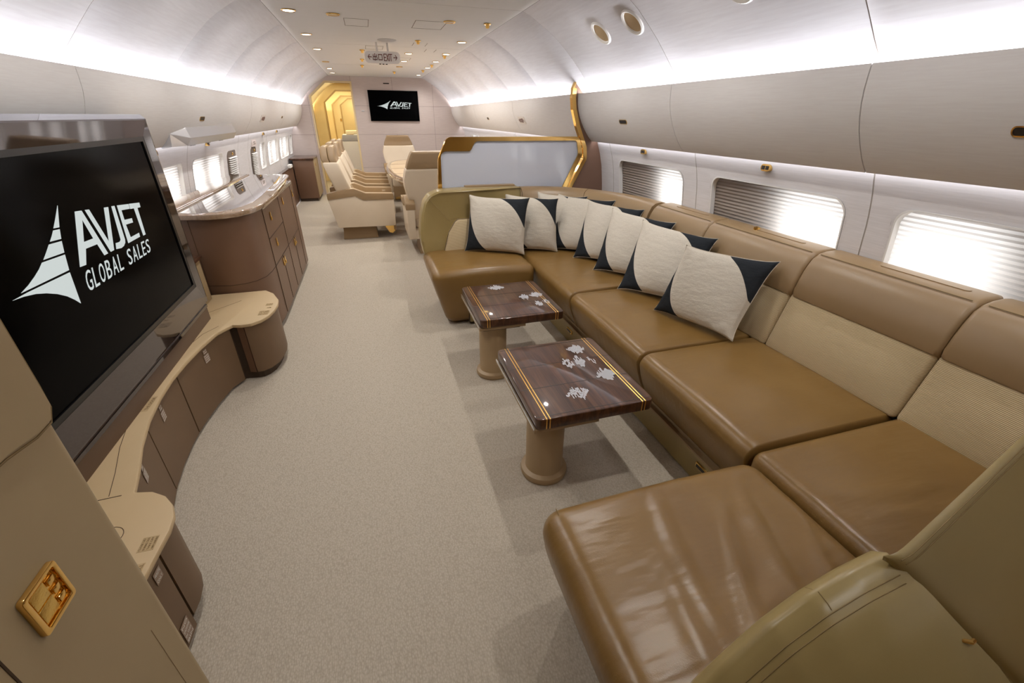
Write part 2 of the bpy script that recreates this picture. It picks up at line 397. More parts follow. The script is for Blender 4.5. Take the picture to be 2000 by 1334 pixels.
def arch(side, name):
    ys = groove_ys(YN, YB, SEAM_Y, 1.0); b = MB(); n = len(ARCH)
    b.v = [(side*(x+.001*g), y, z+.001*g) for y, g in ys for x, z in ARCH]
    for i in range(len(ys)-1):
        for j in range(n-1):
            b.f.append((i*n+j, (i+1)*n+j, (i+1)*n+j+1, i*n+j+1)); b.mi.append(1 if ys[i][1] and ys[i+1][1] else 0)
    return structure(b.build(name, [M['arch'], M['agroove']], angle=50))
arch(1, 'wall_right_upper'); arch(-1, 'wall_left_upper')
# flat centre ceiling with cross joints
b = MB(); ys = groove_ys(YN, YB, [1.6, 3.955, 6.28, 8.6], 2.0); xs = [(-.953, 1), (-.947, 0), (.947, 0), (.953, 1)]
b.v = [(x, y, 2.328+.006*max(g, h)) for y, g in ys for x, h in xs]
for i in range(len(ys)-1):
    for j in range(3): b.f.append((i*4+j, (i+1)*4+j, (i+1)*4+j+1, i*4+j+1)); b.mi.append(1 if (ys[i][1] and ys[i+1][1]) or j != 1 else 0)
structure(b.build('ceiling', [M['ceil'], M['groove']], angle=50))
# access-hatch joints in the ceiling
hb = MB()
def hatch(x0, x1, y0, y1, sides='lrfn'):
    t = .002; z0, z1 = 2.3268, 2.3285
    if 'n' in sides: hb.box(x0, x1, y0-t, y0+t, z0, z1)
    if 'f' in sides: hb.box(x0, x1, y1-t, y1+t, z0, z1)
    if 'l' in sides: hb.box(x0-t, x0+t, y0, y1, z0, z1)
    if 'r' in sides: hb.box(x1-t, x1+t, y0, y1, z0, z1)
for a in [(.19, .46, 4.60, 4.98), (-.40, -.2, 4.7, 5.05), (.30, .45, 5.9, 6.15, 'lr'), (-.22, -.02, 6.32, 6.62), (.1, .4, 7.4, 7.7, 'nr'), (.5, .62, 6.4, 6.65, 'lr')]: hatch(*a[:4], *(a[4:]))
structure(hb.build('trim_1', M['groove'], smooth=False))
# floor
b = MB(); b.add([(-2.2, YN, 0), (2.2, YN, 0), (2.2, 21, 0), (-2.2, 21, 0)], [(0, 1, 2, 3)]); structure(b.build('floor', M['carpet'], recalc=False))
# wall behind the camera
b = MB(); b.box(-2.1, 2.1, YN-.05, YN, 0, 2.4); structure(b.build('wall_front', M['pad'], smooth=False))
# far bulkhead with an arched doorway on the left
DOORP = [(-.55, 0), (-.55, 2.20), (-1.033, 2.20), (-1.351, 1.945), (-1.351, 0)]
out = DOORP + [(-wx(z), z) for z in (0, .3, .6, .85, 1.0, 1.17, 1.28, 1.40, 1.48)] + [(-x, z) for x, z in ARCH[::-1][1:]] + ARCH + [(wx(z), z) for z in (1.40, 1.28, 1.17, 1.0, .85, .6, .3, 0)]
b = MB(); b.prism(out, 'y', YB, YB+.05); structure(b.build('wall_back', M['bulk'], smooth=False))
b = MB(); t = .003
for x, z0, z1 in ((.31, 1.78, 2.33), (.31, 0, 1.226), (1.168, 0, 2.21), (-.53, 2.2, 2.33), (-1.42, 0, 2.03)): b.box(x-t/2, x+t/2, YB-.0012, YB+.001, z0, z1)
for z, x0, x1 in ((1.785, -1.57, -1.39), (1.785, -.51, 1.60), (1.226, -1.86, -1.39), (1.226, -.51, 1.86), (.55, -.51, 1.9)): b.box(x0, x1, YB-.0012, YB+.001, z-t/2, z+t/2)
structure(b.build('trim_2', M['seam'], smooth=False))
def ring_prism(b, outer, inner, axis, a, c):
    """closed or open strip between two equally long outlines"""
    n = len(outer)
    def put(p, t): return {'x': (t, p[0], p[1]), 'y': (p[0], t, p[1]), 'z': (p[0], p[1], t)}[axis]
    vs = [put(p, a) for p in outer]+[put(p, a) for p in inner]+[put(p, c) for p in outer]+[put(p, c) for p in inner]; fs = []
    return vs, fs, n
def strip(b, outer, inner, axis, a, c, closed=True):
    vs, fs, n = ring_prism(b, outer, inner, axis, a, c); k = n if closed else n-1
    for i in range(k):
        j = (i+1) % n
        fs += [(i, j, n+j, n+i), (2*n+i, 3*n+i, 3*n+j, 2*n+j), (i, 2*n+i, 2*n+j, j), (n+i, n+j, 3*n+j, 3*n+i)]
    if not closed: fs += [(0, n, 3*n, 2*n), (n-1, 3*n-1, 4*n-1, 2*n-1)]
    b.add(vs, fs); return b
b = MB(); strip(b, [(-.515, 0), (-.515, 2.235), (-1.047, 2.235), (-1.386, 1.962), (-1.386, 0)], DOORP, 'y', YB-.012, YB+.06, False)
structure(b.build('door_1', M['door'], smooth=False))

# windows: surround, lip, pleated shade, cavity and daylight panes
WN = [0]
def window(side, y0, y1, z0, z1, panes, rad, dl, lean=0):
    WN[0] += 1
    root = structure(thing('window_%d' % WN[0], None, None, (side*1.88, (y0+y1)/2, z0)))
    def dens(pts):
        out = []
        for i, p in enumerate(pts):
            q = pts[(i+1) % len(pts)]; k = max(1, int(math.hypot(q[0]-p[0], q[1]-p[1])/.06)); out += [(p[0]+(q[0]-p[0])*t/k, p[1]+(q[1]-p[1])*t/k) for t in range(k)]
        return out
    inner = dens(rrect(y0+.012, y1-.012, z0+.012, z1-.012, rad, 7)); cx = []
    for y, z in inner:
        r = rad; fy = y0 if y < y0+.012+r-1e-6 else (y1 if y > y1-.012-r+1e-6 else None); fz = z0 if z < z0+.012+r-1e-6 else (z1 if z > z1-.012-r+1e-6 else None)
        cx.append((fy if fy is not None else y, fz if fz is not None else z))
    W = lambda p, d: (side*(wx(p[1])+d), p[0], p[1])
    n = len(inner); b = MB(); b.add([W(p, 0) for p in cx]+[W(p, 0) for p in inner]+[W(p, .035) for p in inner],
        [(i, (i+1) % n, n+(i+1) % n, n+i) for i in range(n)]+[(n+i, n+(i+1) % n, 2*n+(i+1) % n, 2*n+i) for i in range(n)])
    b.build('window_surround', M['wall'], root, angle=30)
    lip = MB(); ri = [(y0+(y-y0) , z) for y, z in inner]; c0 = ((y0+y1)/2, (z0+z1)/2)
    sh = lambda p, d: (p[0]+(d if p[0] < c0[0] else -d), p[1]+(d if p[1] < c0[1] else -d))
    lip.add([W(p, -.003) for p in inner]+[W(sh(p, .007), -.003) for p in inner]+[W(sh(p, .007), .03) for p in inner],
        [(i, (i+1) % n, n+(i+1) % n, n+i) for i in range(n)]+[(n+i, n+(i+1) % n, 2*n+(i+1) % n, 2*n+i) for i in range(n)])
    lip.build('window_lip', M['white'], root, angle=40)
    s = MB(); rows = int((z1-z0)/.0105); 
    for i in range(rows+1):
        z = z0+(z1-z0)*i/rows; d = .030+(.007 if i % 2 else 0)
        s.v += [(side*(wx(z)+d), y0, z), (side*(wx(z)+d), y1, z)]
    s.f = [(2*i, 2*i+1, 2*i+3, 2*i+2) for i in range(rows)]; s.mi = [0]*rows
    s.build('pleated_shade', M['shade'], root, smooth=False, recalc=False)
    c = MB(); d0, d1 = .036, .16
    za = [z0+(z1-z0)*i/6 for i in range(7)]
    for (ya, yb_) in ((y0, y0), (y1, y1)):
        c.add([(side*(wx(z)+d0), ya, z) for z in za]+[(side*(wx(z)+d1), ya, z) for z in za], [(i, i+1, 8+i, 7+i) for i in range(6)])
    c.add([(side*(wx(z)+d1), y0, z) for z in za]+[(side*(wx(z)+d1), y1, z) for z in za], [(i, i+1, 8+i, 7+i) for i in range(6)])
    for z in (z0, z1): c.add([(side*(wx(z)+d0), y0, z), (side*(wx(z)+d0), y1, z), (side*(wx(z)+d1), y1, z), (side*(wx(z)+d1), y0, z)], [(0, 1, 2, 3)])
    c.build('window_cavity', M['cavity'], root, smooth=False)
    for (p0, p1) in panes:
        p = MB(); rr = rrect(p0, p1, z0+.01, z1-.01, .07, 6); p.add([(side*(wx(z)+d1-.015), y, z) for y, z in rr], [tuple(range(len(rr)))])
        p.build('porthole_pane', dl, root, smooth=False, recalc=False)
for i, (y0, y1) in enumerate(WIN_R):
    panes = [[(.97, 1.378)], [(1.60, 2.02)], [(2.87, 3.22)]][i] if i < 3 else [(y0+.04, y0+.34), (y1-.36, y1-.06)]
    window(1, y0, y1, ZR[0], ZR[1], panes, .075, M['daylight'])
for y0, y1 in WIN_L:
    wd = y1-y0; panes = [(y0+.02, y0+wd*.44), (y0+wd*.58, y1-.02)] if wd > .7 else [(y0+.03, y1-.06)]
    window(-1, y0, y1, ZL[0], ZL[1], panes, .06 if wd > .5 else .05, M['daylightL'])

# overhead bins: one body and its latch each
BINP = [(1.566, 1.792), (1.567, 1.75), (1.571, 1.70), (1.580, 1.655), (1.596, 1.605), (1.619, 1.555), (1.648, 1.505), (1.683, 1.455), (1.712, 1.420), (1.741, 1.391), (1.747, 1.398), (1.745, 1.44), (1.715, 1.50), (1.70, 1.56), (1.71, 1.655), (1.64, 1.675), (1.60, 1.70), (1.578, 1.789)]
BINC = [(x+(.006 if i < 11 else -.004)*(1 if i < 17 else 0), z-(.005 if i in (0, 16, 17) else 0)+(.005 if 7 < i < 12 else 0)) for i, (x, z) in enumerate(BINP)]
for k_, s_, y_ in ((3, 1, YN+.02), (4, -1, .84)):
    b = MB(); b.prism([(s_*x, z) for x, z in BINC], 'y', y_, YB-.01); structure(b.build('trim_%d' % k_, M['groove'], smooth=False))  # dark filler added inside the bins so no trough light leaks through joints
def binx(z): return interp([(b_, a_) for a_, b_ in BINP[:10]], z)
def overhead_bin(side, y0, y1, label, group, latch=None):
    r = thing('overhead_bin', label, 'overhead bin', (side*1.66, (y0+y1)/2, 1.391), group)
    b = MB(); pts = [(side*x, z) for x, z in BINP]; b.prism(pts, 'y', y0+.0025, y1-.0025); b.build('bin_body', M['bin'], r, angle=40)
    if latch is not None:
        z = 1.568; x = binx(z); l = MB(); L = rrect(latch-.055, latch+.055, z-.012, z+.012, .011, 5)
        l.add([(side*(binx(q)-.0015), p, q) for p, q in L]+[(side*(binx(q)+.012), p, q) for p, q in L], [tuple(range(len(L)))]+[(i, (i+1) % len(L), len(L)+(i+1) % len(L), len(L)+i) for i in range(len(L))])
        lo = l.build('latch_recess', M['dark'], r, smooth=False)
        g = MB(); L2 = rrect(latch-.059, latch+.059, z-.016, z+.016, .014, 5); g.v = []; 
        n = len(L); g.add([(side*(binx(q)-.003), p, q) for p, q in L2]+[(side*(binx(q)-.003), p, q) for p, q in L]+[(side*(binx(q)+.004), p, q) for p, q in L2], [(i, (i+1) % n, n+(i+1) % n, n+i) for i in range(n)]+[(i, (i+1) % n, 2*n+(i+1) % n, 2*n+i) for i in range(n)])
        g.build('latch_bezel', M['gold'], r, smooth=False)
    return r
GR, GL = 'overhead bins along the right side', 'overhead bins along the left side'
overhead_bin(1, -.9, .215, 'pale overhead bin at the very right edge, nearest the camera', GR, None)
overhead_bin(1, .215, 1.483, 'pale overhead bin on the right with its latch cut by the picture edge', GR, .93)
overhead_bin(1, 1.483, 2.762, 'pale overhead bin on the right without a latch in view, between two curved seams', GR, None)
overhead_bin(1, 2.762, 4.185, 'pale overhead bin on the right ending against the gold trimmed divider', GR, 3.40)
overhead_bin(1, 4.225, 6.27, 'pale overhead bin just behind the gold trimmed divider on the right', GR, None)
overhead_bin(1, 6.27, 8.65, 'pale overhead bin on the right with a small latch, past the exit marking', GR, 7.78)
overhead_bin(1, 8.65, YB-.004, 'farthest pale overhead bin on the right, meeting the far bulkhead', GR, None)
overhead_bin(-1, .83, 2.785, 'pale overhead bin on the left above the big black television', GL, None)
overhead_bin(-1, 2.785, 6.32, 'long pale overhead bin on the left above the mirrored service unit', GL, 4.53)
overhead_bin(-1, 6.32, 8.78, 'pale overhead bin on the left carrying the small exit marking', GL, 8.56)
overhead_bin(-1, 8.78, YB-.004, 'farthest pale overhead bin on the left, meeting the far bulkhead', GL, None)
# LED cove rails inside the troughs (real strips behind the bin lips)
for s, side in ((1, 'right'), (-1, 'left')):
    b = MB(); b.box(s*1.645, s*1.69, YN+.1 if s > 0 else .85, YB-.05, 1.682, 1.692)
    tag(b.build('light_rail', M['led'], smooth=False), 'thin white cove light rail hidden behind the %s bin lips' % side, 'light strip')

# small exit plates on the bins
def bin_plate(side, y, label):
    r = thing('exit_plate', label, 'exit sign', (side*1.56, y, 1.52)); b = MB(); L = rrect(y-.13, y+.13, 1.515, 1.60, .02)
    b.add([(side*(binx(q)-.006), p, q) for p, q in L]+[(side*(binx(q)+.004), p, q) for p, q in L], [tuple(range(len(L)))]+[(i, (i+1) % len(L), len(L)+(i+1) % len(L), len(L)+i) for i in range(len(L))])
    b.build('plate', M['sign'], r, smooth=False)
    t = MB(); zc = 1.535; ux = (0, -side, 0); o = (side*(binx(1.56)-.0095), y+side*.10, zc); tilt = Vector((-side*.0, 0, 1)) if False else Vector((-side*(binx(1.60)-binx(1.52))*-1, 0, .08))
    exit_glyphs(t, Vector((side*(binx(1.535)-.0095), y+side*.105, zc)), Vector(ux), tilt.normalized(), .045, .21)
    t.build('exit_lettering', M['redtxt'], r, smooth=False); return r
def exit_glyphs(mb, o, ux, uy, h, wd):
    """arrow, two characters, EXIT, arrow"""
    ux = ux.normalized(); uy = uy.normalized(); un = ux.cross(uy); k = wd/6.4
    def bar(x0, y0, x1, y1, t=.09):
        a = Vector((x0, y0)); c = Vector((x1, y1)); d = (c-a).normalized(); nn = Vector((-d.y, d.x))*t/2
        q = [a-d*t/2+nn, c+d*t/2+nn, c+d*t/2-nn, a-d*t/2-nn]
        P = [o+ux*(p.x*k)+uy*(p.y*h) for p in q]; Pn = [p+un*.0012 for p in P]
        mb.add(P+Pn, [(0, 1, 2, 3), (4, 7, 6, 5), (0, 4, 5, 1), (1, 5, 6, 2), (2, 6, 7, 3), (3, 7, 4, 0)])
    T = .13
    bar(.05, .5, .75, .5, T); bar(.05, .5, .35, .85, T); bar(.05, .5, .35, .15, T)
    X = 1.0; bar(X+.5, .0, X+.5, 1.0, T); bar(X+.08, .1, X+.92, .1, T); bar(X+.08, .1, X+.08, .42, T); bar(X+.92, .1, X+.92, .42, T); bar(X+.15, .55, X+.85, .55, T); bar(X+.15, .55, X+.15, .85, T); bar(X+.85, .55, X+.85, .85, T)
    X = 2.15; bar(X+.12, .1, X+.88, .1, T); bar(X+.12, .9, X+.88, .9, T); bar(X+.12, .1, X+.12, .9, T); bar(X+.88, .1, X+.88, .9, T)
    X = 3.45
    bar(X, 0, X, 1, T); [bar(X, y, X+.4, y, T) for y in (0, .5, 1)]; bar(X+.55, 0, X+.95, 1, T); bar(X+.95, 0, X+.55, 1, T); bar(X+1.12, 0, X+1.12, 1, T); bar(X+1.25, 1, X+1.75, 1, T); bar(X+1.5, 0, X+1.5, 1, T)
    X = 5.55; bar(X, .5, X+.7, .5, T); bar(X+.7, .5, X+.4, .85, T); bar(X+.7, .5, X+.4, .15, T)
bin_plate(1, 5.99, 'small exit marking plate with dark characters on the right bin behind the divider')
bin_plate(-1, 7.02, 'small exit marking plate with dark characters on the far left bin')

# hanging exit sign in the middle of the ceiling
r = thing('exit_sign', 'hanging oblong exit sign with red-brown arrows and lettering under the ceiling', 'exit sign', (-.055, 6.0, 2.06))
b = MB(); b.prism(rrect(-.25, .14, 2.125, 2.245, .045), 'y', 5.99, 6.03); b.build('sign_body', M['sign'], r, bevel=.004)
for x in (-.12, .0): b = MB(); b.box(x, x+.02, 6.0, 6.02, 2.24, 2.327); b.build('hanger', M['white'], r)
b = MB(); exit_glyphs(b, Vector((-.215, 5.9885, 2.155)), Vector((1, 0, 0)), Vector((0, 0, 1)), .062, .325); b.build('exit_lettering', M['redtxt'], r, smooth=False)
b = MB(); [b.box(x, x+.022, 5.996, 6.024, 2.118, 2.126) for x in (-.10, -.065, -.03)]; b.build('vent_slots', M['dark'], r)

# ceiling downlights, nozzles, smoke detector
def downlight(x, y, lit, label, big=1.0):
    r = thing('downlight', label, 'ceiling light', (x, y, 2.313), 'round gold rimmed downlights in the ceiling')
    b = MB(); b.lathe([(.052*big, 0), (.055*big, -.004), (.050*big, -.008), (.042*big, -.005), (.042*big, .002)], (x, y, 2.3275)); b.build('gold_rim', M['gold'], r)
    b = MB(); b.lathe([(.0415*big, 0), (.0415*big, .003)], (x, y, 2.3215)); b.build('lens', M['lamp'] if lit else M['lampoff'], r)
LIT = [(-.794, 5.668, 1, 'lit gold rimmed downlight, nearest of the row along the left ceiling edge'), (-.79, 6.80, 1, 'lit gold rimmed downlight, second along the left ceiling edge'), (-.80, 8.29, 0, 'unlit gold rimmed downlight on the left ceiling edge between lit ones'),
  (-.815, 9.39, 1, 'lit downlight near the far left end of the ceiling'), (-.82, 10.3, 1, 'last lit downlight at the left above the doorway'),
  (-.477, 4.552, 0, 'unlit gold rimmed ceiling light left of centre, nearest the camera'), (.474, 4.557, 0, 'unlit gold rimmed ceiling light right of centre, nearest the camera'),
  (.798, 5.669, 1, 'lit downlight on the right ceiling edge, nearest of its row'), (.80, 6.76, 1, 'lit downlight on the right ceiling edge, second of its row'), (.793, 7.692, 1, 'lit downlight on the right ceiling edge, third of its row'),
  (.792, 8.672, 1, 'lit downlight on the right ceiling edge, fourth of its row'), (.80, 10.2, 1, 'last lit downlight at the far right corner of the ceiling'),
  (.322, 6.86, 1, 'lit downlight right of the hanging exit sign'), (.334, 7.793, 1, 'lit downlight just behind the right end of the exit sign'), (.325, 8.671, 0, 'unlit ceiling light behind the exit sign over the dining table')]
for x, y, l, t in LIT: downlight(x, y, l, t)
for x, y in ((-.80, 4.50), (-.80, 3.4), (-.80, 2.27), (-.80, 1.1), (.80, 3.4), (.80, 2.27), (.80, 1.1)): downlight(x, y, 1, 'lit gold rimmed downlight in the ceiling above the lounge')
def nozzle(x, y, label):
    r = thing('air_nozzle', label, 'ceiling nozzle', (x, y, 2.29), 'small gold ceiling nozzles')
    b = MB(); b.lathe([(.030, 0), (.034, -.004), (.028, -.010), (.018, -.010)], (x, y, 2.3275), n=20); b.build('flange', M['gold'], r)
    b = MB(); b.lathe([(.016, 0), (.018, -.014), (.013, -.026), (.004, -.028)], (x, y, 2.319), n=16); b.build('ball', M['goldb'], r)
for x, y, t in [(.808, 4.539, 'small gold ceiling nozzle at the right edge, nearest the camera'), (.324, 5.724, 'small gold ceiling nozzle above and right of the exit sign'), (.808, 6.95, 'small gold nozzle beside a lit downlight on the right edge'),
    (-.261, 6.71, 'small gold nozzle left of the exit sign, highest of three'), (-.266, 7.742, 'small gold nozzle left of the exit sign, middle of three'), (-.27, 8.64, 'small gold nozzle left of the exit sign, lowest of three'),
    (.80, 8.2, 'small gold nozzle at the far right edge between downlights'), (.77, 9.17, 'small gold nozzle at the far right edge near the bulkhead'), (.299, 9.67, 'small gold nozzle in front of the bulkhead, near the middle')]: nozzle(x, y, t)
b = MB(); b.lathe([(.10, 0), (.10, -.003), (.09, -.005), (.0, -.005)], (0, 5.80, 2.3275)); tag(b.build('ceiling_speaker', M['grey']), 'flat round grey speaker cover in the middle of the ceiling', 'speaker')
# two round speakers on the right arch
def arch_disc(px, py, pz, label):
    nrm = Vector((-.66, 0, -.75)).normalized(); u = Vector((0, 1, 0)); v_ = nrm.cross(u); c = Vector((px, py, pz))
    r = thing('round_speaker', label, 'speaker', c, 'two round speakers on the right ceiling curve')
    def disc(prof, name, m):
        n = 36; vs = []; fs = []
        for rr, t in prof:
            for i in range(n): a = 2*math.pi*i/n; vs.append(c+u*rr*math.cos(a)+v_*rr*math.sin(a)+nrm*t)
        for j in range(len(prof)-1):
            for i in range(n): fs.append((j*n+i, j*n+(i+1) % n, (j+1)*n+(i+1) % n, (j+1)*n+i))
        fs.append(tuple((len(prof)-1)*n+i for i in range(n))); q = MB(); q.add(vs, fs); q.build(name, m, r)
    disc([(.088, -.02), (.088, .008), (.080, .014), (.070, .010), (.068, .002)], 'rim', M['white'])
    disc([(.068, .002), (.05, .0035), (.01, .004)], 'grille', M['shelf'])
arch_disc(1.298, 3.28, 2.117, 'round white rimmed speaker on the right ceiling curve, lower and farther of the two')
arch_disc(1.298, 1.99, 2.117, 'round white rimmed speaker cut off by the top edge of the picture')
arch_disc(1.298, 2.87, 2.117, 'round white rimmed speaker on the right ceiling curve, nearer of the two')

# small gold twin air outlets on the window panels
def air_outlet(side, y, label):
    z = 1.352; x = wx(z); r = thing('air_outlet', label, 'air outlet', (side*x, y, z-.02), 'gold twin air outlets above the windows')
    b = MB(); L = rrect(y-.033, y+.033, z-.019, z+.019, .018, 5)
    b.add([(side*(x+.008), p, q) for p, q in L]+[(side*(x-.018), p, q) for p, q in L], [tuple(range(len(L))), tuple(range(len(L), 2*len(L)))]+[(i, (i+1) % len(L), len(L)+(i+1) % len(L), len(L)+i) for i in range(len(L))])
    b.build('gold_housing', M['gold'], r, smooth=False)
    d = MB(); [d.box(side*(x-.0195)-.001, side*(x-.0195)+.001, y+k-.010, y+k+.010, z-.010, z+.010) for k in (-.014, .014)]; d.build('nozzle_holes', M['dark'], r, smooth=False)
for y, t in ((3.36, 'gold twin air outlet above the window nearest the divider, right wall'), (2.09, 'gold twin air outlet above the middle big window, right wall')): air_outlet(1, y, t)
for y, t in ((3.95, 'gold air outlet on the left wall just behind the television top corner'), (5.17, 'gold air outlet on the left wall above the window over the mirrored counter'), (7.85, 'gold air outlet on the left wall past the second louvre'), (9.0, 'gold air outlet on the far left wall')): air_outlet(-1, y, t)

# louvred emergency panels on the left wall
def louvre(y0, y1, z0, z1, n, label):
    x = wx((z0+z1)/2); r = thing('louvre_panel', label, 'louvre', (-x, (y0+y1)/2, z0), 'slatted louvre panels on the left wall')
    b = MB(); L = rrect(y0, y1, z0, z1, .05, 5); b.add([(-(wx(q)-.006), p, q) for p, q in L]+[(-(wx(q)-.001), p, q) for p, q in L], [tuple(range(len(L)))]+[(i, (i+1) % len(L), len(L)+(i+1) % len(L), len(L)+i) for i in range(len(L))]); b.build('recess', M['groove'], r, smooth=False)
    s = MB(); 
    for i in range(n):
        z = z0+.012+(z1-z0-.08)*i/(n-1); xx = wx(z); s.add([(-(xx-.008), y0+.012, z), (-(xx-.008), y1-.012, z), (-(xx-.028), y1-.012, z-.012), (-(xx-.028), y0+.012, z-.012), (-(xx-.008), y0+.012, z+.003), (-(xx-.008), y1-.012, z+.003), (-(xx-.028), y1-.012, z-.009), (-(xx-.028), y0+.012, z-.009)],
            [(0, 1, 2, 3), (4, 7, 6, 5), (0, 4, 5, 1), (2, 6, 7, 3), (0, 3, 7, 4), (1, 5, 6, 2)])
    s.build('slats', M['white'], r, smooth=False)
    g = MB(); g.lathe([(.014, 0), (.014, .012), (.006, .02)], (-(wx(z1-.035)-.006), (y0+y1)/2, z1-.035), 'x', 14); g.build('gold_catch', M['gold'], r)
louvre(5.93, 6.28, .80, 1.235, 17, 'tall slatted louvre panel on the left wall behind the mirrored counter, nearer one')
louvre(7.10, 7.42, .74, 1.20, 19, 'tall slatted louvre panel on the left wall, farther one under a small notice')
r = thing('wall_notice', 'small pinkish notice plate above the farther louvre on the left wall', 'notice', (-1.85, 7.26, 1.22))
b = MB(); b.box(-(wx(1.29)-.004), -(wx(1.29)+.02), 7.14, 7.38, 1.215, 1.345); b.build('plate', M['bulk'], r, smooth=False)
b = MB(); [b.box(-(wx(1.29)-.006), -(wx(1.29)-.002), 7.20, 7.32, z, z+.012) for z in (1.24, 1.262, 1.31)]; b.build('lettering', M['greytxt'], r, smooth=False)

# steel reading-light tray under the left bins
r = thing('light_tray', 'polished steel light tray with three small lamps hung under the left bins', 'light fixture', (-1.66, 4.7, 1.38))
b = MB()
sec0 = [(-1.645, 1.515), (-1.625, 1.44), (-1.66, 1.385), (-1.745, 1.380), (-1.75, 1.43)]
sec1 = [(-1.668, 1.485), (-1.668, 1.475), (-1.68, 1.392), (-1.745, 1.381), (-1.75, 1.42)]
n = len(sec0); ys = [(3.92, sec1), (4.18, sec0), (5.40, sec0), (5.55, sec0)]
b.add([(x, y, z) for y, s_ in ys for x, z in s_], [(k*n+i, k*n+(i+1) % n, (k+1)*n+(i+1) % n, (k+1)*n+i) for k in range(3) for i in range(n)]+[tuple(range(n)), tuple(3*n+i for i in range(n))])
b.build('tray_body', M['silver'], r, smooth=False)
for y in (4.35, 4.75, 5.15): b = MB(); b.box(-1.70, -1.675, y-.05, y+.05, 1.3795, 1.3835); b.build('lamp_slot', M['dark'], r, smooth=False)

# ============================================================ DIVIDER behind the sofa
YP = 4.2
r = thing('gold_framed_screen', 'low glass privacy screen in a gold frame standing behind the sofa corner', 'divider', (.9, YP, 0))
outl = [(.225, .55), (.225, 1.00), (.244, 1.262), (.333, 1.438), (1.610, 1.434), (1.655, 1.278), (1.522, 1.011), (1.44, .84), (1.44, .55)]
inn = [(.262, .55), (.262, 1.04), (.268, 1.322), (.540, 1.320), (.588, 1.402), (1.585, 1.400), (1.610, 1.278), (1.470, 1.00), (1.39, .84), (1.39, .55)]
OF = fillet(outl, [0, .2, .12, .07, .05, .05, .05, 0, 0], 8)
IF = fillet(inn, [0, .1, .06, .035, .05, .035, .08, .05, 0, 0], 8)
def face_between(b, outer, inner, y, flip):
    """triangulated ring between two outlines of unlike length (both start and end on the bottom)"""
    import mathutils
    A = [(p[0], y, p[1]) for p in outer]; B = [(p[0], y, p[1]) for p in inner]
    poly = [Vector((p[0], p[1], 0)) for p in outer] + [Vector((p[0], p[1], 0)) for p in inner[::-1]]
    tri = mathutils.geometry.tessellate_polygon([poly]); vs = [(p.x, y, p.y) for p in poly]; b.add(vs, [tuple(t) for t in tri])
b = MB(); face_between(b, OF, IF, YP-.022, 0); face_between(b, OF, IF, YP+.022, 1)
for L in (OF, IF):
    n = len(L); b.add([(p[0], YP-.022, p[1]) for p in L]+[(p[0], YP+.022, p[1]) for p in L], [(i, i+1, n+i+1, n+i) for i in range(n-1)])
b.build('gold_frame', M['gold'], r, angle=30)
b = MB(); b.prism(IF, 'y', YP-.006, YP+.006); b.build('glass_pane', M['glass'], r, smooth=False)
b = MB(); b.lathe([(.016, 0), (.016, .006), (.008, .01)], (.77, YP-.06, 1.026)); 
b.build('gold_stud', M['gold'], r)
# tall side panel with a gold spine
r = thing('divider_panel', 'tall chocolate panel with a curved gold spine between two overhead bins', 'divider', (1.7, YP, 0))
spine = [(1.541, 1.902), (1.521, 1.833), (1.517, 1.756), (1.532, 1.66), (1.579, 1.520), (1.664, 1.338), (1.676, 1.241), (1.545, 1.000), (1.50, .88), (1.48, .6)]
SP = fillet(spine, [0, .05, .05, .05, .05, .05, .03, .05, .05, 0], 6)
outp = SP + [(1.48, .55), (wx(.55)-.001, .55)] + [(wx(z)-.001, z) for z in (.6, .85, 1.0, 1.17, 1.28, 1.40, 1.48)] + [(x-.001, z-.001) for x, z in ARCH[::-1][1:] if z < 1.90]
b = MB(); b.prism(outp, 'y', YP-.015, YP+.015); b.build('leather_panel', M['panel'], r, smooth=False)
b = MB(); w_ = .026; S2 = []
for i, p in enumerate(SP):
    a = SP[max(i-1, 0)]; c = SP[min(i+1, len(SP)-1)]; d = Vector((c[0]-a[0], c[1]-a[1])).normalized(); S2.append((p[0]-d.y*w_*(1 if i > 1 else .2), p[1]+d.x*w_*(1 if i > 1 else .2)))
strip(b, [(p[0]-.012 if 0 < i else p[0], p[1]) for i, p in enumerate(SP)], S2, 'y', YP-.026, YP+.026, False)
b.build('gold_spine', M['gold'], r, angle=30)

# ============================================================ SOFA
SOFA = thing('sectional_sofa', 'long built-in U shaped sofa in tan leather along the right wall', 'sofa', (1.0, 2.4, 0))
ZS = .50
def front_warp(x_front=.90):
    """tuck the lower front of the long run inward and crown the top a little"""
    def w_(x, y, z): return (x, y, z)
    return w_
def seat_long(y0, y1, name='seat_cushion', x0=.885, m=M['seat']):
    def wp(x, y, z):
        t = max(0, (ZS-.06-z)/.26); u = (x-x0)/(1.66-x0)
        xx = x + (.10*t**1.3)*(1-min(1, u*2.2)) if u < .45 else x
        cy = 1-abs((y-(y0+y1)/2)/((y1-y0)/2))**4
        zz = z + (.012*cy*math.sin(math.pi*min(1, max(0, u))) if z > .4 else 0)
        if z > .42: zz += .003*math.sin(x*19+y*7)*cy
        return (xx, y, zz)
    b = MB(); b.rbox(x0, 1.66, y0+.0015, y1-.0015, .19, ZS, .065, 7, (10, 12, 3), wp, sy=4); return b.build(name, m, SOFA, angle=60)
seat_long(.925, 1.695); seat_long(1.695, 2.60); 
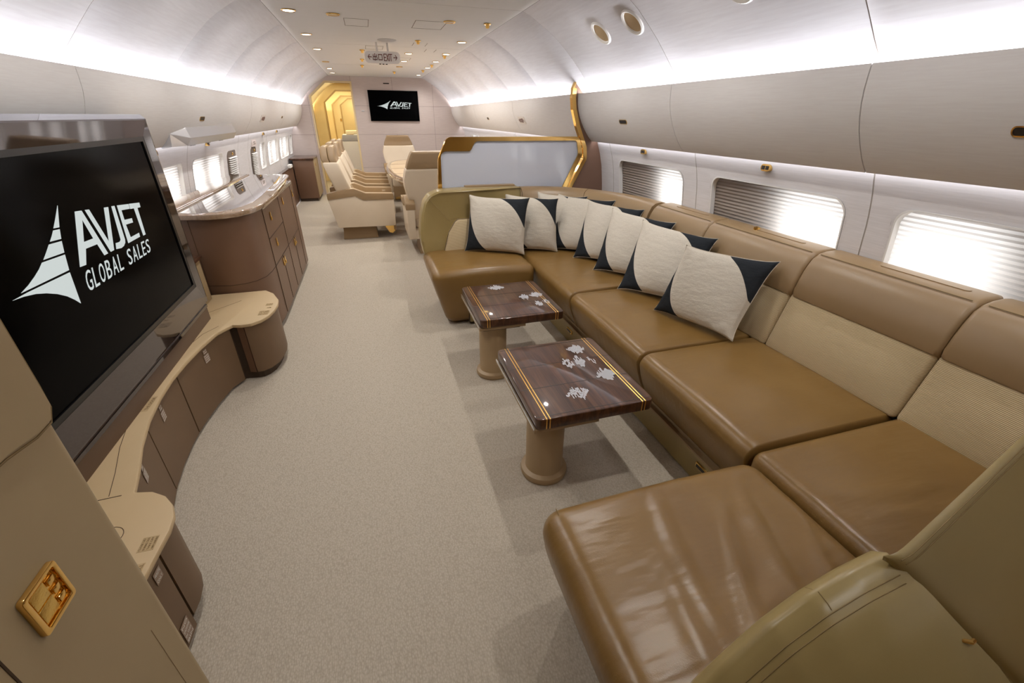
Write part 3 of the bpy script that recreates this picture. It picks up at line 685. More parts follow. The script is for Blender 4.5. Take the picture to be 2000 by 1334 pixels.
# curved corner run: from the cross seam to the wing
def wpc(x, y, z):
    t = max(0, (ZS-.06-z)/.26); u = (x-.885)/.775
    xx = x+(.10*t**1.3)*(1-min(1, u*2.2)) if u < .45 else x
    return (xx, y, z+(.010*math.sin(math.pi*min(1, max(0, u))) if z > .4 else 0))
b = MB(); b.rbox(.885, 1.66, 2.602, 4.0, .19, ZS, .065, 7, (10, 16, 3), wpc, sy=4); b.build('seat_cushion', M['seat'], SOFA, angle=60)
# far wing: leather down to the floor, sides and front raked inward
def wpw(x, y, z):
    t = 1-min(1, z/.42); k = max(0, (.45-x)/.45)**1.0
    xx = x + .115*t*(1 if x < .2 else max(0, 1-(x-.2)/.4))
    yy = y + .075*t**1.5*(1 if y < 3.5 else 0) 
    return (xx, yy, z+(.012*math.sin(math.pi*min(1, max(0, (x)/.88))) if z > .4 else 0))
b = MB(); b.rbox(.012, .882, 3.285, 4.02, .012, ZS, .07, 6, (10, 10, 5), wpw); b.build('wing_seat_cushion', M['seat'], SOFA, angle=60)
# access door in the wing front
b = MB(); b.box(.30, .87, 3.335, 3.36, .02, .235); b.xf(lambda x, y, z: (x, y-.006+.06*(1-z/.42)**1.5*0, z)); b.build('access_door_gap', M['seam'], SOFA, smooth=False)
b = MB(); b.box(.308, .87, 3.318, 3.35, .03, .228); b.build('access_door', M['wing'], SOFA, bevel=.004)
# near corner seat and chaise
def wrinkle(x, y):
    s = 0
    for cx_, cy_, an, ln_, wd, h in ((.35, .62, 78, .22, .022, .010), (.48, .55, 62, .26, .020, .011), (.62, .60, 70, .24, .028, .012), (.40, .38, 35, .18, .025, .010), (.55, .36, 20, .16, .02, .008), (.72, .48, 65, .2, .02, .008), (.26, .45, 80, .2, .03, .008), (.58, .75, 120, .15, .03, .006), (1.15, .62, 170, .25, .02, .007), (1.25, .52, 172, .25, .018, .007)):
        a = R(an); u = (x-cx_)*math.cos(a)+(y-cy_)*math.sin(a); v_ = -(x-cx_)*math.sin(a)+(y-cy_)*math.cos(a)
        v_ += .3*u*u
        s += h*math.exp(-(u/ln_)**4)*math.exp(-(v_/wd)**2)
    return s
def wch(x, y, z):
    t = 1-min(1, z/.42)
    xx = x+.125*t**1.2*(1 if x < .3 else max(0, 1-(x-.3)/.3))
    zz = z
    if z > .4: zz += wrinkle(x, y)*.9+.012*math.sin(math.pi*min(1, max(0, (x-.02)/.84)))
    return (xx, y, zz)
b = MB(); b.rbox(.028, .872, -.25, .905, .012, ZS, .07, 7, (42, 56, 5), wch); b.build('chaise_cushion', M['chaise'], SOFA, angle=60)
def wcn(x, y, z): return (x, y, z+(wrinkle(x, y)*.9+.010 if z > .4 else 0))
b = MB(); b.rbox(.876, 1.66, -.25, .921, .15, ZS, .05, 6, (36, 48, 3), wcn); b.build('seat_cushion', M['chaise'], SOFA, angle=60)
# stitched welts
b = MB(); pts = [(.088+.0*t, .88-1.1*t, .497) for t in [i/20 for i in range(21)]]
b.tube([(x-.006, y, z+.0005) for x, y, z in pts], .0016, 6)
b.build('stitched_welt', M['stitch'], SOFA)
# plinth panels under the long run, with gold pulls
b = MB(); b.prism([(.955, .20), (.985, .015), (1.0, .0), (1.6, 0), (1.6, .20)], 'y', .90, 3.34); b.build('plinth_panel', M['wing'], SOFA, smooth=False)
b = MB(); b.box(.945, 1.0, .905, 3.33, .196, .206); b.build('plinth_rail', M['taupeL'], SOFA, smooth=False)
for y in (1.18, 2.02, 2.72):
    b = MB(); b.rbox(.955, .972, y-.045, y+.045, .125, .155, .004, 2, (1, 1, 1)); o = b.build('gold_pull', M['gold'], SOFA)
    b = MB(); b.box(.9535, .958, y-.036, y+.036, .132, .148); b.build('pull_recess', M['dark'], o, smooth=False)
# back: ribbed lower cushions and leather upper rolls
def backpt(y): return 0
def ribc(y0, y1):
    def wp(x, y, z):
        t = (z-.49)/.31; xx = x+.085*t
        bul = math.sin(math.pi*min(1, max(0, t)))*(1-abs((y-(y0+y1)/2)/((y1-y0)/2))**6)
        return (xx-(.018*bul if x < 1.66 else 0), y, z)
    b = MB(); b.rbox(1.598, 1.72, y0+.001, y1-.001, .49, .80, .022, 4, (2, 10, 8), wp); b.build('ribbed_back_cushion', M['rib'], SOFA, angle=60)
def roll(y0, y1, mat_=None, name='upper_back_roll'):
    prof = [(1.683, .775), (1.668, .785), (1.664, .81), (1.676, .87), (1.695, .93), (1.722, .978), (1.757, 1.002), (1.80, 1.011), (1.86, 1.013), (1.885, 1.010), (1.90, .99), (1.90, .70), (1.72, .70)]
    n = len(prof); b = MB(); k = 14; R_ = .02; cz = .9; cxm = 1.79
    ys = [y0+.0012+R_*(1-math.cos(math.pi/2*i/5)) for i in range(6)]; ys = ys+[y0+(y1-y0)*i/6 for i in range(1, 6)]+[y1-(y-y0) for y in ys[::-1]]
    vs = []
    for y in ys:
        e = min(y-y0, y1-y); s_ = 0 if e >= R_ else R_*(1-math.sqrt(max(0, 1-((R_-e)/R_)**2)))
        for x, z in prof:
            dx, dz = cxm-x, cz-z; L = math.hypot(dx, dz); vs.append((x+dx/L*s_, y, z+dz/L*s_))
    m_ = len(ys); b.add(vs, [(i*n+j, (i+1)*n+j, (i+1)*n+(j+1) % n, i*n+(j+1) % n) for i in range(m_-1) for j in range(n)]+[tuple(range(n)), tuple((m_-1)*n+j for j in range(n))])
    return b.build(name, mat_ or M['back'], SOFA, angle=45)
for a, c in ((-.25, .912), (.912, 1.60), (1.60, 2.36), (2.36, 2.98)): ribc(a, c)
for a, c in ((-.25, .905), (.905, 1.585), (1.585, 2.345), (2.345, 2.98)): roll(a, c)
# stitched line and finger slots on top of the rolls
b = MB()
for y0, y1 in ((-.2, .88), (.93, 1.56), (1.61, 2.32), (2.37, 2.95)): b.tube([(1.748, y0, 1.0005), (1.748, y1, 1.0005)], .0018, 5)
b.build('roll_stitching', M['stitch'], SOFA)
for y in (.98, 1.72, 2.48):
    b = MB(); b.prism(rrect(1.805, 1.835, y, y+.34, .014), 'z', 1.0105, 1.0145); b.build('headrest_slot', M['taupeL'], SOFA, smooth=False)
b = MB(); b.lathe([(.018, -.004), (.018, .012), (.006, .018)], (1.815, 1.80+.25, 1.012)); b.build('gold_stud', M['gold'], SOFA)
# curved corner back joining long run and wing: sweep the same section along an arc
def sweep_back(path, sec, name, m, closed_ends=True):
    vs = []; n = len(sec); k = len(path)
    for (px_, py_, nx_, ny_) in path:
        for d, z in sec: vs.append((px_+nx_*d, py_+ny_*d, z))
    b = MB(); b.add(vs, [(i*n+j, (i+1)*n+j, (i+1)*n+(j+1) % n, i*n+(j+1) % n) for i in range(k-1) for j in range(n)]+[tuple(range(n)), tuple((k-1)*n+j for j in range(n))])
    return b.build(name, m, SOFA, angle=45)
# path = foot line of the back at seat level, normal pointing outward (to wall / divider)
def arcpath(a0, a1, n=14):
    cx_, cy_, rr = .98, 3.0, .62
    out_ = []
    for i in range(n+1):
        a = R(a0+(a1-a0)*i/n); e = (abs(math.cos(a))**4+abs(math.sin(a))**4)**(-.25)*.0+1
        s_ = rr; out_.append((cx_+s_*math.cos(a), 3.0+.90*math.sin(a), math.cos(a)/math.hypot(math.cos(a), math.sin(a)*.62/.9*1.0), math.sin(a)))
    res = []
    for (x, y, _, _) in out_:
        v_ = Vector(((x-cx_)/rr**2, (y-3.0)/.90**2)).normalized(); res.append((x, y, v_.x, v_.y))
    return res
RIBS = [(0, .49), (-.012, .56), (-.002, .64), (.018, .73), (.055, .79), (.10, .80), (.10, .49)]
ROLLS = [(.085, .775), (.068, .785), (.064, .81), (.076, .87), (.095, .93), (.120, .982), (.150, 1.004), (.20, 1.013), (.235, 1.008), (.24, .98), (.24, .70), (.12, .70)]
for a0, a1 in ((0, 48), (48, 90)): sweep_back(arcpath(a0, a1-.3), RIBS, 'ribbed_back_cushion', M['rib']); sweep_back(arcpath(a0, a1-.3), ROLLS, 'upper_back_roll', M['back'])
sweep_back([(.98-.0005, 3.9, 0, 1), (.93, 3.9, 0, 1), (.90, 3.905, 0, 1)], ROLLS, 'upper_back_roll', M['back'])
# far wing back: rounded khaki slab with an inset ribbed panel
def wing_outline():
    L = [(.028, .46), (.004, .60), (.004, .66), (.030, .83), (.062, .93), (.11, .985), (.19, 1.018), (.40, 1.026), (.95, 1.022), (.95, .46)]
    return L
WO = wing_outline(); n = len(WO)
def wing_back():
    b = MB(); cxm, cz = .5, .7; layers = [(3.905, .03), (3.897, .012), (3.905, .0), (4.02, .0), (4.10, .0), (4.135, .006), (4.15, .03)]
    layers = [(3.912, .045), (3.900, .022), (3.908, .004), (3.93, 0), (4.10, 0), (4.125, .006), (4.14, .03)]
    vs = []
    F = fillet(WO, [0, .1, .1, .1, .1, .08, .08, .1, 0, 0], 5); n = len(F)
    for y, s_ in layers:
        for x, z in F:
            dx, dz = cxm-x, cz-z; L = math.hypot(dx, dz); q = s_ if z > .5 and x < .94 else 0; lean = .06*(z-.46)/.56 if y < 3.95 else 0
            vs.append((x+dx/L*q, y+lean, z+dz/L*q))
    m_ = len(layers); b.add(vs, [(i*n+j, (i+1)*n+j, (i+1)*n+(j+1) % n, i*n+(j+1) % n) for i in range(m_-1) for j in range(n)]+[tuple(range(n)), tuple((m_-1)*n+j for j in range(n))])
    return b.build('wing_back', M['wing'], SOFA, angle=50)
wing_back()
P = fillet([(.205, .495), (.255, .66), (.335, .775), (.95, .775), (.95, .495)], [.01, .05, .07, 0, 0], 5); n = len(P)
b = MB(); lean = lambda z: .06*(z-.46)/.56
b.add([(x, 3.885+lean(z), z) for x, z in P]+[(x+(.012 if x < .5 else 0), 3.872+lean(z), z-(.01 if z > .6 else -.0)) for x, z in P]+[(x, 3.95, z) for x, z in P], [tuple(n+i for i in range(n))]+[(i, (i+1) % n, n+(i+1) % n, n+i) for i in range(n)]+[(i, (i+1) % n, 2*n+(i+1) % n, 2*n+i) for i in range(n)])
b.build('ribbed_inset', M['rib'], SOFA, angle=50)
b = MB(); b.tube([(x, 3.889+lean(z), z) for x, z in P[:-2]]+[(.95, 3.889+lean(.778), .778)], .004, 6); b.build('inset_welt', M['seam'], SOFA)
b = MB(); b.tube([(.105, 3.903+lean(.93), .955), (.20, 3.895+lean(.85), .85), (.275, 3.889+lean(.76), .762)], .0018, 5); b.tube([(.285, 3.889+lean(.77), .778), (.36, 3.889+lean(.775), .786)], .002, 5); b.build('back_stitching', M['stitch'], SOFA)
b = MB(); b.prism([(.46, 1.02), (.93, 1.02), (.93, 1.035), (.46, 1.035)], 'y', 4.08, 4.15); b.build('rear_ledge', M['taupeL'], SOFA, smooth=False)
# near wing: shell seen from behind in the bottom right corner
ridge = [(-.02, .40), (.03, .53), (.085, .635), (.15, .730), (.23, .815), (.30, .860), (.38, .890), (.47, .908), (.60, .922), (.80, .935), (1.1, .95), (1.6, .96)]
def rid(x): return interp(ridge, x)
b = MB()
cross = [(.345, -.42), (.335, -.20), (.325, -.08), (.312, -.02), (.292, 0), (.270, -.004), (.235, -.02), (.19, -.055), (.13, -.12), (.06, -.22), (-.02, -.36), (-.10, -.52), (-.16, -.68)]
nx = 60
XCUT = [(-.16, .70), (-.02, .65), (.06, .615), (.10, .580), (.13, .555), (.16, .530), (.19, .505), (.22, .490), (.25, .472), (.30, .465), (.345, .462)]
def shell(u, v_):
    k = v_*(len(cross)-1); i = min(int(k), len(cross)-2); f = k-i; y = cross[i][0]*(1-f)+cross[i+1][0]*f; dz = cross[i][1]*(1-f)+cross[i+1][1]*f
    xc = interp(XCUT, y); uu = min(1, u/.94); x = -.02+(xc+.02)*uu
    ycurve = -.02*(1-min(1, (x+.02)/.5))**2
    return (x+(.02*max(0, -dz) if y < .2 and x < .3 else 0), y+ycurve, max(.02, rid(x)+dz-(.14*(u-.94)/.06 if u > .94 else 0)))
b.grid(shell, nx, 36); b.build('near_wing_shell', M['wing'], SOFA, angle=80)
b = MB()
for off, zo in ((.258, .0025), (.246, .0015)):
    b.tube([(x, off-.02*(1-min(1, (x+.02)/.5))**2, rid(x)+interp([(a, d) for a, d in cross], off)) for x in [(-.015+.468*i/40) for i in range(41)]], .0010, 5)
b.tube([(.315, y-.003, rid(.315)+interp([(a, d) for a, d in cross], y)) for y in (.31, .30, .29, .28, .27, .262)], .0010, 5)
b.build('wing_stitching', M['stitch'], SOFA)
# higher bolster on the near wing
A = Vector((.432, .262, .935)); D = Vector((1.25, .434, 1.045)); Bn = Vector((.984, .052, .40)); Dn = Vector((1.80, .224, .51))
NB = (Bn-A).cross(D-A).normalized()
if NB.y > 0: NB = -NB
def bol(u, v_): return A+(D-A)*u+(Bn-A)*v_
us = [0, .004, .012, .025, .045, .07, .12, .25, .45, .7, 1]; vv = [0, .003, .007, .013, .022, .04, .1, .4, .7, 1]
n = len(vv); k = len(us)
def bl(u, v_, back):
    q = bol(u, v_)-NB*(.012*math.exp(-u/.014)+.010*math.exp(-v_/.010))
    return tuple(q+Vector((.045, .006, -.11))*(.12+.88*min(1, u/.1))) if back else tuple(q)
fs = []
for i in range(k-1):
    for j in range(n-1): fs.append((i*n+j, (i+1)*n+j, (i+1)*n+j+1, i*n+j+1)); fs.append(tuple(q+k*n for q in (i*n+j, i*n+j+1, (i+1)*n+j+1, (i+1)*n+j)))
for j in range(n-1): fs.append((j, j+1, k*n+j+1, k*n+j)); fs.append(((k-1)*n+j, k*n+(k-1)*n+j, k*n+(k-1)*n+j+1, (k-1)*n+j+1))
for i in range(k-1): fs.append((i*n, k*n+i*n, k*n+(i+1)*n, (i+1)*n)); fs.append((i*n+n-1, (i+1)*n+n-1, k*n+(i+1)*n+n-1, k*n+i*n+n-1))
b = MB(); b.add([bl(u, v_, False) for u in us for v_ in vv]+[bl(u, v_, True) for u in us for v_ in vv], fs); b.build('near_bolster', M['wing'], SOFA, angle=50)
b = MB()
for v_ in (.018, .034):
    b.tube([tuple(Vector(bl(u, v_, False))+NB*.0004) for u in [.012+.9*i/30 for i in range(31)]], .0010, 5)
b.build('bolster_stitching', M['stitch'], SOFA)
b = MB(); g = PZ(1893, 1255, 'z', .83); b.tube([g+Vector((-.008, .006, 0)), g+Vector((0, -.002, .004)), g+Vector((.012, 0, 0))], .0035, 8); b.build('gold_ring', M['gold'], SOFA)
b = MB(); b.rbox(.50, 1.62, .10, .27, .02, .56, .03, 3, (4, 2, 2)); b.build('wing_core', M['wing'], SOFA)

# ============================================================ PILLOWS
def pillow(ll, lr, ur, ul, label, th=.085, seed=0):
    """four corner points in space; face normal points to the viewer side"""
    rnd = random.Random(seed); ll, lr, ur, ul = [Vector(p) for p in (ll, lr, ur, ul)]
    base = (ll+lr)/2; r = thing('throw_pillow', label, 'pillow', (base.x, base.y, ZS), 'linen and charcoal pillows in a row along the sofa')
    nrm = ((lr-ll).cross(ul-ll)).normalized(); N = 44
    ph = [rnd.uniform(0, 6.28) for _ in range(6)]
    def pt(u, v_, side):
        U, V = 2*u-1, 2*v_-1
        pin = .085*(1-V**4)*U*abs(U)**.5; pin2 = .085*(1-U**4)*V*abs(V)**.5
        uu = (U-pin*1.0)*.5+.5; vv_ = (V-pin2*1.0)*.5+.5
        p = ll*(1-uu)*(1-vv_)+lr*uu*(1-vv_)+ur*uu*vv_+ul*(1-uu)*vv_
        e = max(0, (1-U*U))*max(0, (1-V*V)); h = th*e**.42
        edge = 1-min(1, e*2.2)
        h += .0045*edge*(math.sin(U*17+ph[0]+V*5)*math.sin(V*15+ph[1]))*(e**.25)
        h += .004*math.sin(U*5+V*3+ph[2])*e
        return p+nrm*h*side
    def dark(u, v_):
        d0 = u+v_*.44+.10*math.sin(math.pi*min(1, v_/.95)); a = d0 < .36      # lower-left field
        s_, t_ = 1-u, 1-v_; c = t_+s_*.55+.06*math.sin(math.pi*min(1, s_)) < .36                 # upper-right field
        return a or c
    for side, nm in ((1, 'front_cover'), (-1, 'back_cover')):
        b = MB(); vs = []; fs = []; mi = []
        # grid sheared so that the colour boundary falls along smooth mesh lines: fine cells
        for i in range(N+1):
            for j in range(N+1):
                u = .5-.5*math.cos(math.pi*i/N)*.96-.0; v_ = j/N
                u = .5+( (i/N*2-1)*.75+ .25*math.sin((i/N*2-1)*math.pi/2) )*.5; v_ = .5+((j/N*2-1)*.75+.25*math.sin((j/N*2-1)*math.pi/2))*.5
                vs.append(pt(u, v_, side)); 
        for i in range(N):
            for j in range(N): fs.append((i*(N+1)+j, (i+1)*(N+1)+j, (i+1)*(N+1)+j+1, i*(N+1)+j+1))
        b.v = vs; b.f = fs; b.mi = [0]*len(fs)
        o = b.build(nm, M['pillow'] if side == 1 else M['velvet'], r, angle=80, recalc=False)
        me = o.data; uvl = me.uv_layers.new(name='uv'); us_ = []
        for poly in me.polygons:
            for li in poly.loop_indices:
                vi = me.loops[li].vertex_index; uvl.data[li].uv = ((vi//(N+1))/N, (vi % (N+1))/N)
    # thin pale piping round the seam
    b = MB(); loop = []
    for k in range(4*24):
        q, f = divmod(k, 24); f /= 24; u, v_ = [(f, 0), (1, f), (1-f, 1), (0, 1-f)][q]; loop.append(pt(u, v_, 0))
    b.tube(loop, .0022, 6, closed=True); b.build('piping', M['linenP'], r)
    return r
# pillow cover: linen leaf with charcoal corners, cut by colour on the cloth itself
m = bpy.data.materials.new('two_tone_pillow_cloth'); m.use_nodes = True; nt = m.node_tree; b_ = nt.nodes['Principled BSDF']; b_.inputs['Roughness'].default_value = .9; b_.inputs['Specular IOR Level'].default_value = .15
uv = nd(m, 'ShaderNodeUVMap'); uv.uv_map = 'uv'; sp = nd(m, 'ShaderNodeSeparateXYZ'); ln(m, uv.outputs[0], sp.inputs[0])
def mth(op, a, b=None, c=None):
    n = nd(m, 'ShaderNodeMath', operation=op)
    for i, q in enumerate((a, b, c)):
        if q is None: continue
        if isinstance(q, (int, float)): n.inputs[i].default_value = q
        else: ln(m, q, n.inputs[i])
    return n.outputs[0]
U_, V_ = sp.outputs['X'], sp.outputs['Y']
# lower-left: curve from (.42,0) sweeping up to (.02,.80); upper-right: from (.60,1) to (1,.45)
f1 = mth('SUBTRACT', mth('MULTIPLY', mth('POWER', mth('MAXIMUM', mth('SUBTRACT', .86, V_), 0.0), 1.7), .50), U_)      # >0 dark
f2 = mth('SUBTRACT', mth('MULTIPLY', mth('POWER', mth('MAXIMUM', mth('SUBTRACT', U_, .50), 0.0), 1.35), 1.35), mth('SUBTRACT', 1.0, V_))
dk = mth('MAXIMUM', mth('GREATER_THAN', f1, 0.0), mth('GREATER_THAN', f2, 0.0))
v = coords(m); n1 = noise(m, v, 300, 3); rr_ = nd(m, 'ShaderNodeValToRGB'); rr_.color_ramp.elements[0].position = .3; rr_.color_ramp.elements[1].position = .7
rr_.color_ramp.elements[0].color = sr(196, 187, 172); rr_.color_ramp.elements[1].color = sr(216, 208, 194); ln(m, n1, rr_.inputs[0])
mixc = nd(m, 'ShaderNodeMix', data_type='RGBA'); ln(m, dk, mixc.inputs[0]); ln(m, rr_.outputs[0], mixc.inputs[6]); mixc.inputs[7].default_value = sr(42, 45, 49); ln(m, mixc.outputs[2], b_.inputs['Base Color'])
p_ = bump(m, n1, .3, .0015); n2 = noise(m, coords(m, (8, 8, 20)), 1.6, 3); bump(m, n2, .35, .014, p_); M['pillow'] = m

PIL = [ # ll, lr, ur, ul (world)
 ((1.262, 2.150, .515), (1.425, 1.640, .52), (1.665, 1.70, .930), (1.345, 2.060, .952), 'nearest and largest looking two-tone pillow, at the front end of the row'),
 ((1.234, 2.560, .51), (1.50, 2.13, .53), (1.655, 2.16, .940), (1.483, 2.740, .95), 'two-tone pillow directly behind the nearest one'),
 ((1.260, 3.000, .51), (1.52, 2.60, .53), (1.680, 2.62, .940), (1.49, 3.20, .95), 'third two-tone pillow from the near end of the row'),
 ((1.246, 3.360, .51), (1.52, 3.00, .53), (1.700, 3.06, .950), (1.462, 3.59, .952), 'fourth two-tone pillow from the near end, deep in the sofa corner'),
 ((1.14, 3.66, .51), (1.47, 3.36, .53), (1.64, 3.42, .965), (1.30, 3.90, .965), 'fifth two-tone pillow from the near end, turned across the sofa corner'),
 ((1.02, 3.84, .51), (1.40, 3.60, .53), (1.50, 3.68, .965), (1.13, 4.00, .975), 'mostly hidden two-tone pillow at the back of the sofa corner'),
 ((.79, 3.74, .51), (1.185, 3.56, .51), (1.19, 3.62, .970), (.80, 4.00, .975), 'second two-tone pillow from the left end of the row'),
 ((.375, 3.815, .51), (.873, 3.575, .505), (.93, 3.63, .985), (.46, 3.93, .985), 'leftmost two-tone pillow, on the far wing beside the ribbed panel'),
]
for i, p in enumerate(PIL): pillow(*p[:4], p[4], th=.082, seed=i+3)

# ============================================================ COFFEE TABLES
def coffee_table(x0, x1, y0, y1, px_, py_, label, spots, seed):
    r = thing('coffee_table', label, 'coffee table', (px_, py_, 0), 'pair of walnut pedestal tables'); z1 = .48; z0 = .425
    b = MB(); O = rrect(x0, x1, y0, y1, .028, 6); b.prism(O, 'z', z0, z1); b.build('tabletop', M['wood'], r, bevel=.006, bseg=3)
    for s in (x0+.045, x0+.060, x1-.060, x1-.045):
        b = MB(); b.box(s-.0035, s+.0035, y0-.0008, y1+.0008, z0+.002, z1+.0008); b.build('gold_inlay', M['goldb'], r, bevel=.003)
    b = MB(); L = y1-y0
    for f in (.035, .36, .66, .965): b.box(x0+.004, x1-.004, y0+L*f-.0016, y0+L*f+.0016, z1-.002, z1+.0006)
    b.build('leaf_joint', M['dark'], r, smooth=False)
    b = MB(); b.box(x0-.006, x0+.30, y0+.012, y1-.012, z0-.022, z0-.004); b.build('sliding_leaf', M['taupeL'], r, bevel=.002)
    b = MB(); b.box(x0-.008, x0-.005, y0+.012, y1-.012, z0-.004, z0+.006); b.build('steel_edge', M['chrome'], r, smooth=False)
    b = MB(); b.box(px_-.09, px_+.16, py_-.11, py_+.11, z0-.045, z0-.0215); b.build('mounting_plate', M['kick'], r, bevel=.004)
    rr = .092; b = MB(); b.lathe([(rr, .39), (rr, .05), (rr+.002, .045), (rr+.022, .035), (rr+.026, .02), (rr+.022, .004), (rr+.02, 0)], (px_, py_, 0), n=56); b.build('pedestal', M['taupeL'] if False else M['pedestal'], r)
    rnd = random.Random(seed)
    for (sx, sy, w_, h_, skip) in spots:
        b = MB(); rows = int(w_/.0062)
        for i in range(rows):
            xx = sx-w_/2+i*.0062; e = 1-abs((xx-sx)/(w_/2))**1.5; ln_ = h_*max(.12, e)*(.62+.38*rnd.random())
            y = sy-ln_/2+rnd.uniform(-.012, .012); yend = y+ln_
            while y < yend:
                q = rnd.uniform(.014, .026)
                if not (skip and rnd.random() < skip): b.box(xx-.0018, xx+.0018, y, min(y+q, yend+.004), z1-.001, z1+.0009)
                y += q+.0035
        b.build('pearl_inlay', M['pearl'], r, smooth=False)
    return r
M['pedestal'] = leather('pedestal_leather', sr(160, 134, 98), sr(166, 140, 104), .42, 900, .05)
coffee_table(.183, .744, 1.335, 1.977, .305, 1.530, 'nearer walnut coffee table with gold stripes on a round leather pedestal', [(.60, 1.865, .10, .11, 0), (.50, 1.735, .06, .12, .1), (.565, 1.735, .065, .12, .15), (.63, 1.74, .04, .08, .3), (.635, 1.585, .105, .12, 0), (.435, 1.475, .12, .10, .1)], 1)
coffee_table(.183, .744, 2.360, 2.980, .300, 2.520, 'farther walnut coffee table with gold stripes, close to the far wing of the sofa', [(.43, 2.90, .12, .10, 0), (.57, 2.67, .07, .11, 0), (.665, 2.69, .10, .11, 0), (.63, 2.53, .06, .11, .1), (.69, 2.55, .045, .08, .2)], 2)

# ============================================================ TELEVISION
XT = -1.456
def at_x(px, py, x): return PZ(px, py, 'x', x)
tv = thing('television', 'huge black television in a glossy bronze frame, at the left above the curved console', 'television', (XT-.04, 2.23, .42))
ty0, ty1, tz0, tz1 = 1.34, 3.045, .525, 1.598
sy0, sy1, sz0, sz1 = 1.525, 2.912, .690, 1.474
b = MB()
def fr(y0, y1, z0, z1): return [(y0, z0), (y1, z0), (y1, z1), (y0, z1)]
rings = [(XT-.022, fr(ty0, ty1, tz0, tz1)), (XT+.004, fr(ty0+.022, ty1-.022, tz0+.018, tz1-.020)), (XT+.0045, fr(ty0+.030, ty1-.030, tz0+.024, tz1-.026)), (XT+.001, fr(sy0-.022, sy1+.022, sz0-.022, sz1+.022))]
rings = [(XT-.075, fr(ty0, ty1, tz0, tz1))]+rings
for (xa, A_), (xb, B_) in zip(rings, rings[1:]):
    b.add([(xa, *p) for p in A_]+[(xb, *p) for p in B_], [(i, (i+1) % 4, 4+(i+1) % 4, 4+i) for i in range(4)])
b.add([(XT-.075, *p) for p in rings[0][1]], [(0, 1, 2, 3)])
b.build('bronze_frame', M['bronze'], tv, smooth=False)
b = MB(); strip(b, fr(sy0-.024, sy1+.024, sz0-.024, sz1+.024), fr(sy0, sy1, sz0, sz1), 'x', XT-.03, XT+.0); b.build('inner_bezel', M['blackp'], tv, smooth=False)
b = MB(); b.box(XT-.03, XT-.006, sy0-.002, sy1+.002, sz0-.002, sz1+.002); scr = b.build('screen', M['black'], tv, smooth=False)
b = MB(); b.box(XT-.12, XT-.012, ty0+.02, ty1-.03, .4205, tz0+.005); b.build('stand_base', M['stand'], tv, smooth=False)
b = MB(); b.box(XT-.012, XT-.006, ty0+.02, ty1-.03, .505, .522); b.build('stand_trim', M['bronze'], tv, smooth=False)
# logo on the screen: facing +x ; text runs toward +y
LOGO = {'bar1': [(0.401, 0.338), (0.356, 0.268), (0.324, 0.271), (0.355, 0.297), (0.38, 0.319)], 'bar2': [(0.353, 0.262), (0.337, 0.23), (0.275, 0.235), (0.299, 0.251), (0.317, 0.265)], 'bar3': [(0.334, 0.223), (0.319, 0.184), (0.203, 0.19), (0.234, 0.209), (0.263, 0.228)], 'bar4': [(0.317, 0.177), (0.3, 0.123), (0.041, 0.128), (0.084, 0.139), (0.127, 0.154), (0.163, 0.169), (0.19, 0.184)], 'bar5': [(0.298, 0.115), (0.277, -0.001), (0.256, 0.022), (0.228, 0.046), (0.188, 0.07), (0.142, 0.09), (0.095, 0.105), (0.043, 0.115), (-0.005, 0.12), (0.067, 0.121)], 'A': [(0.482, 0.301), (0.525, 0.297), (0.576, 0.11), (0.546, 0.11), (0.531, 0.161), (0.447, 0.164), (0.406, 0.111), (0.366, 0.114)], 'Ah': [(0.505, 0.266), (0.522, 0.187), (0.454, 0.189)], 'V': [(0.548, 0.295), (0.576, 0.292), (0.617, 0.149), (0.685, 0.28), (0.718, 0.277), (0.628, 0.11), (0.6, 0.11)], 'J': [(0.745, 0.275), (0.77, 0.273), (0.744, 0.127), (0.735, 0.115), (0.715, 0.106), (0.689, 0.103), (0.648, 0.109), (0.662, 0.132), (0.683, 0.13), (0.699, 0.13), (0.711, 0.136)], 'E': [(0.792, 0.271), (0.894, 0.26), (0.889, 0.239), (0.812, 0.246), (0.805, 0.204), (0.874, 0.198), (0.87, 0.179), (0.801, 0.183), (0.799, 0.125), (0.887, 0.126), (0.882, 0.108), (0.76, 0.107)], 'T': [(0.9, 0.26), (0.999, 0.249), (0.994, 0.228), (0.962, 0.23), (0.943, 0.105), (0.918, 0.105), (0.929, 0.234), (0.894, 0.237)]}
BAND = [(0.342, 0.018), (0.936, 0.022), (0.958, 0.082), (0.368, 0.093)]
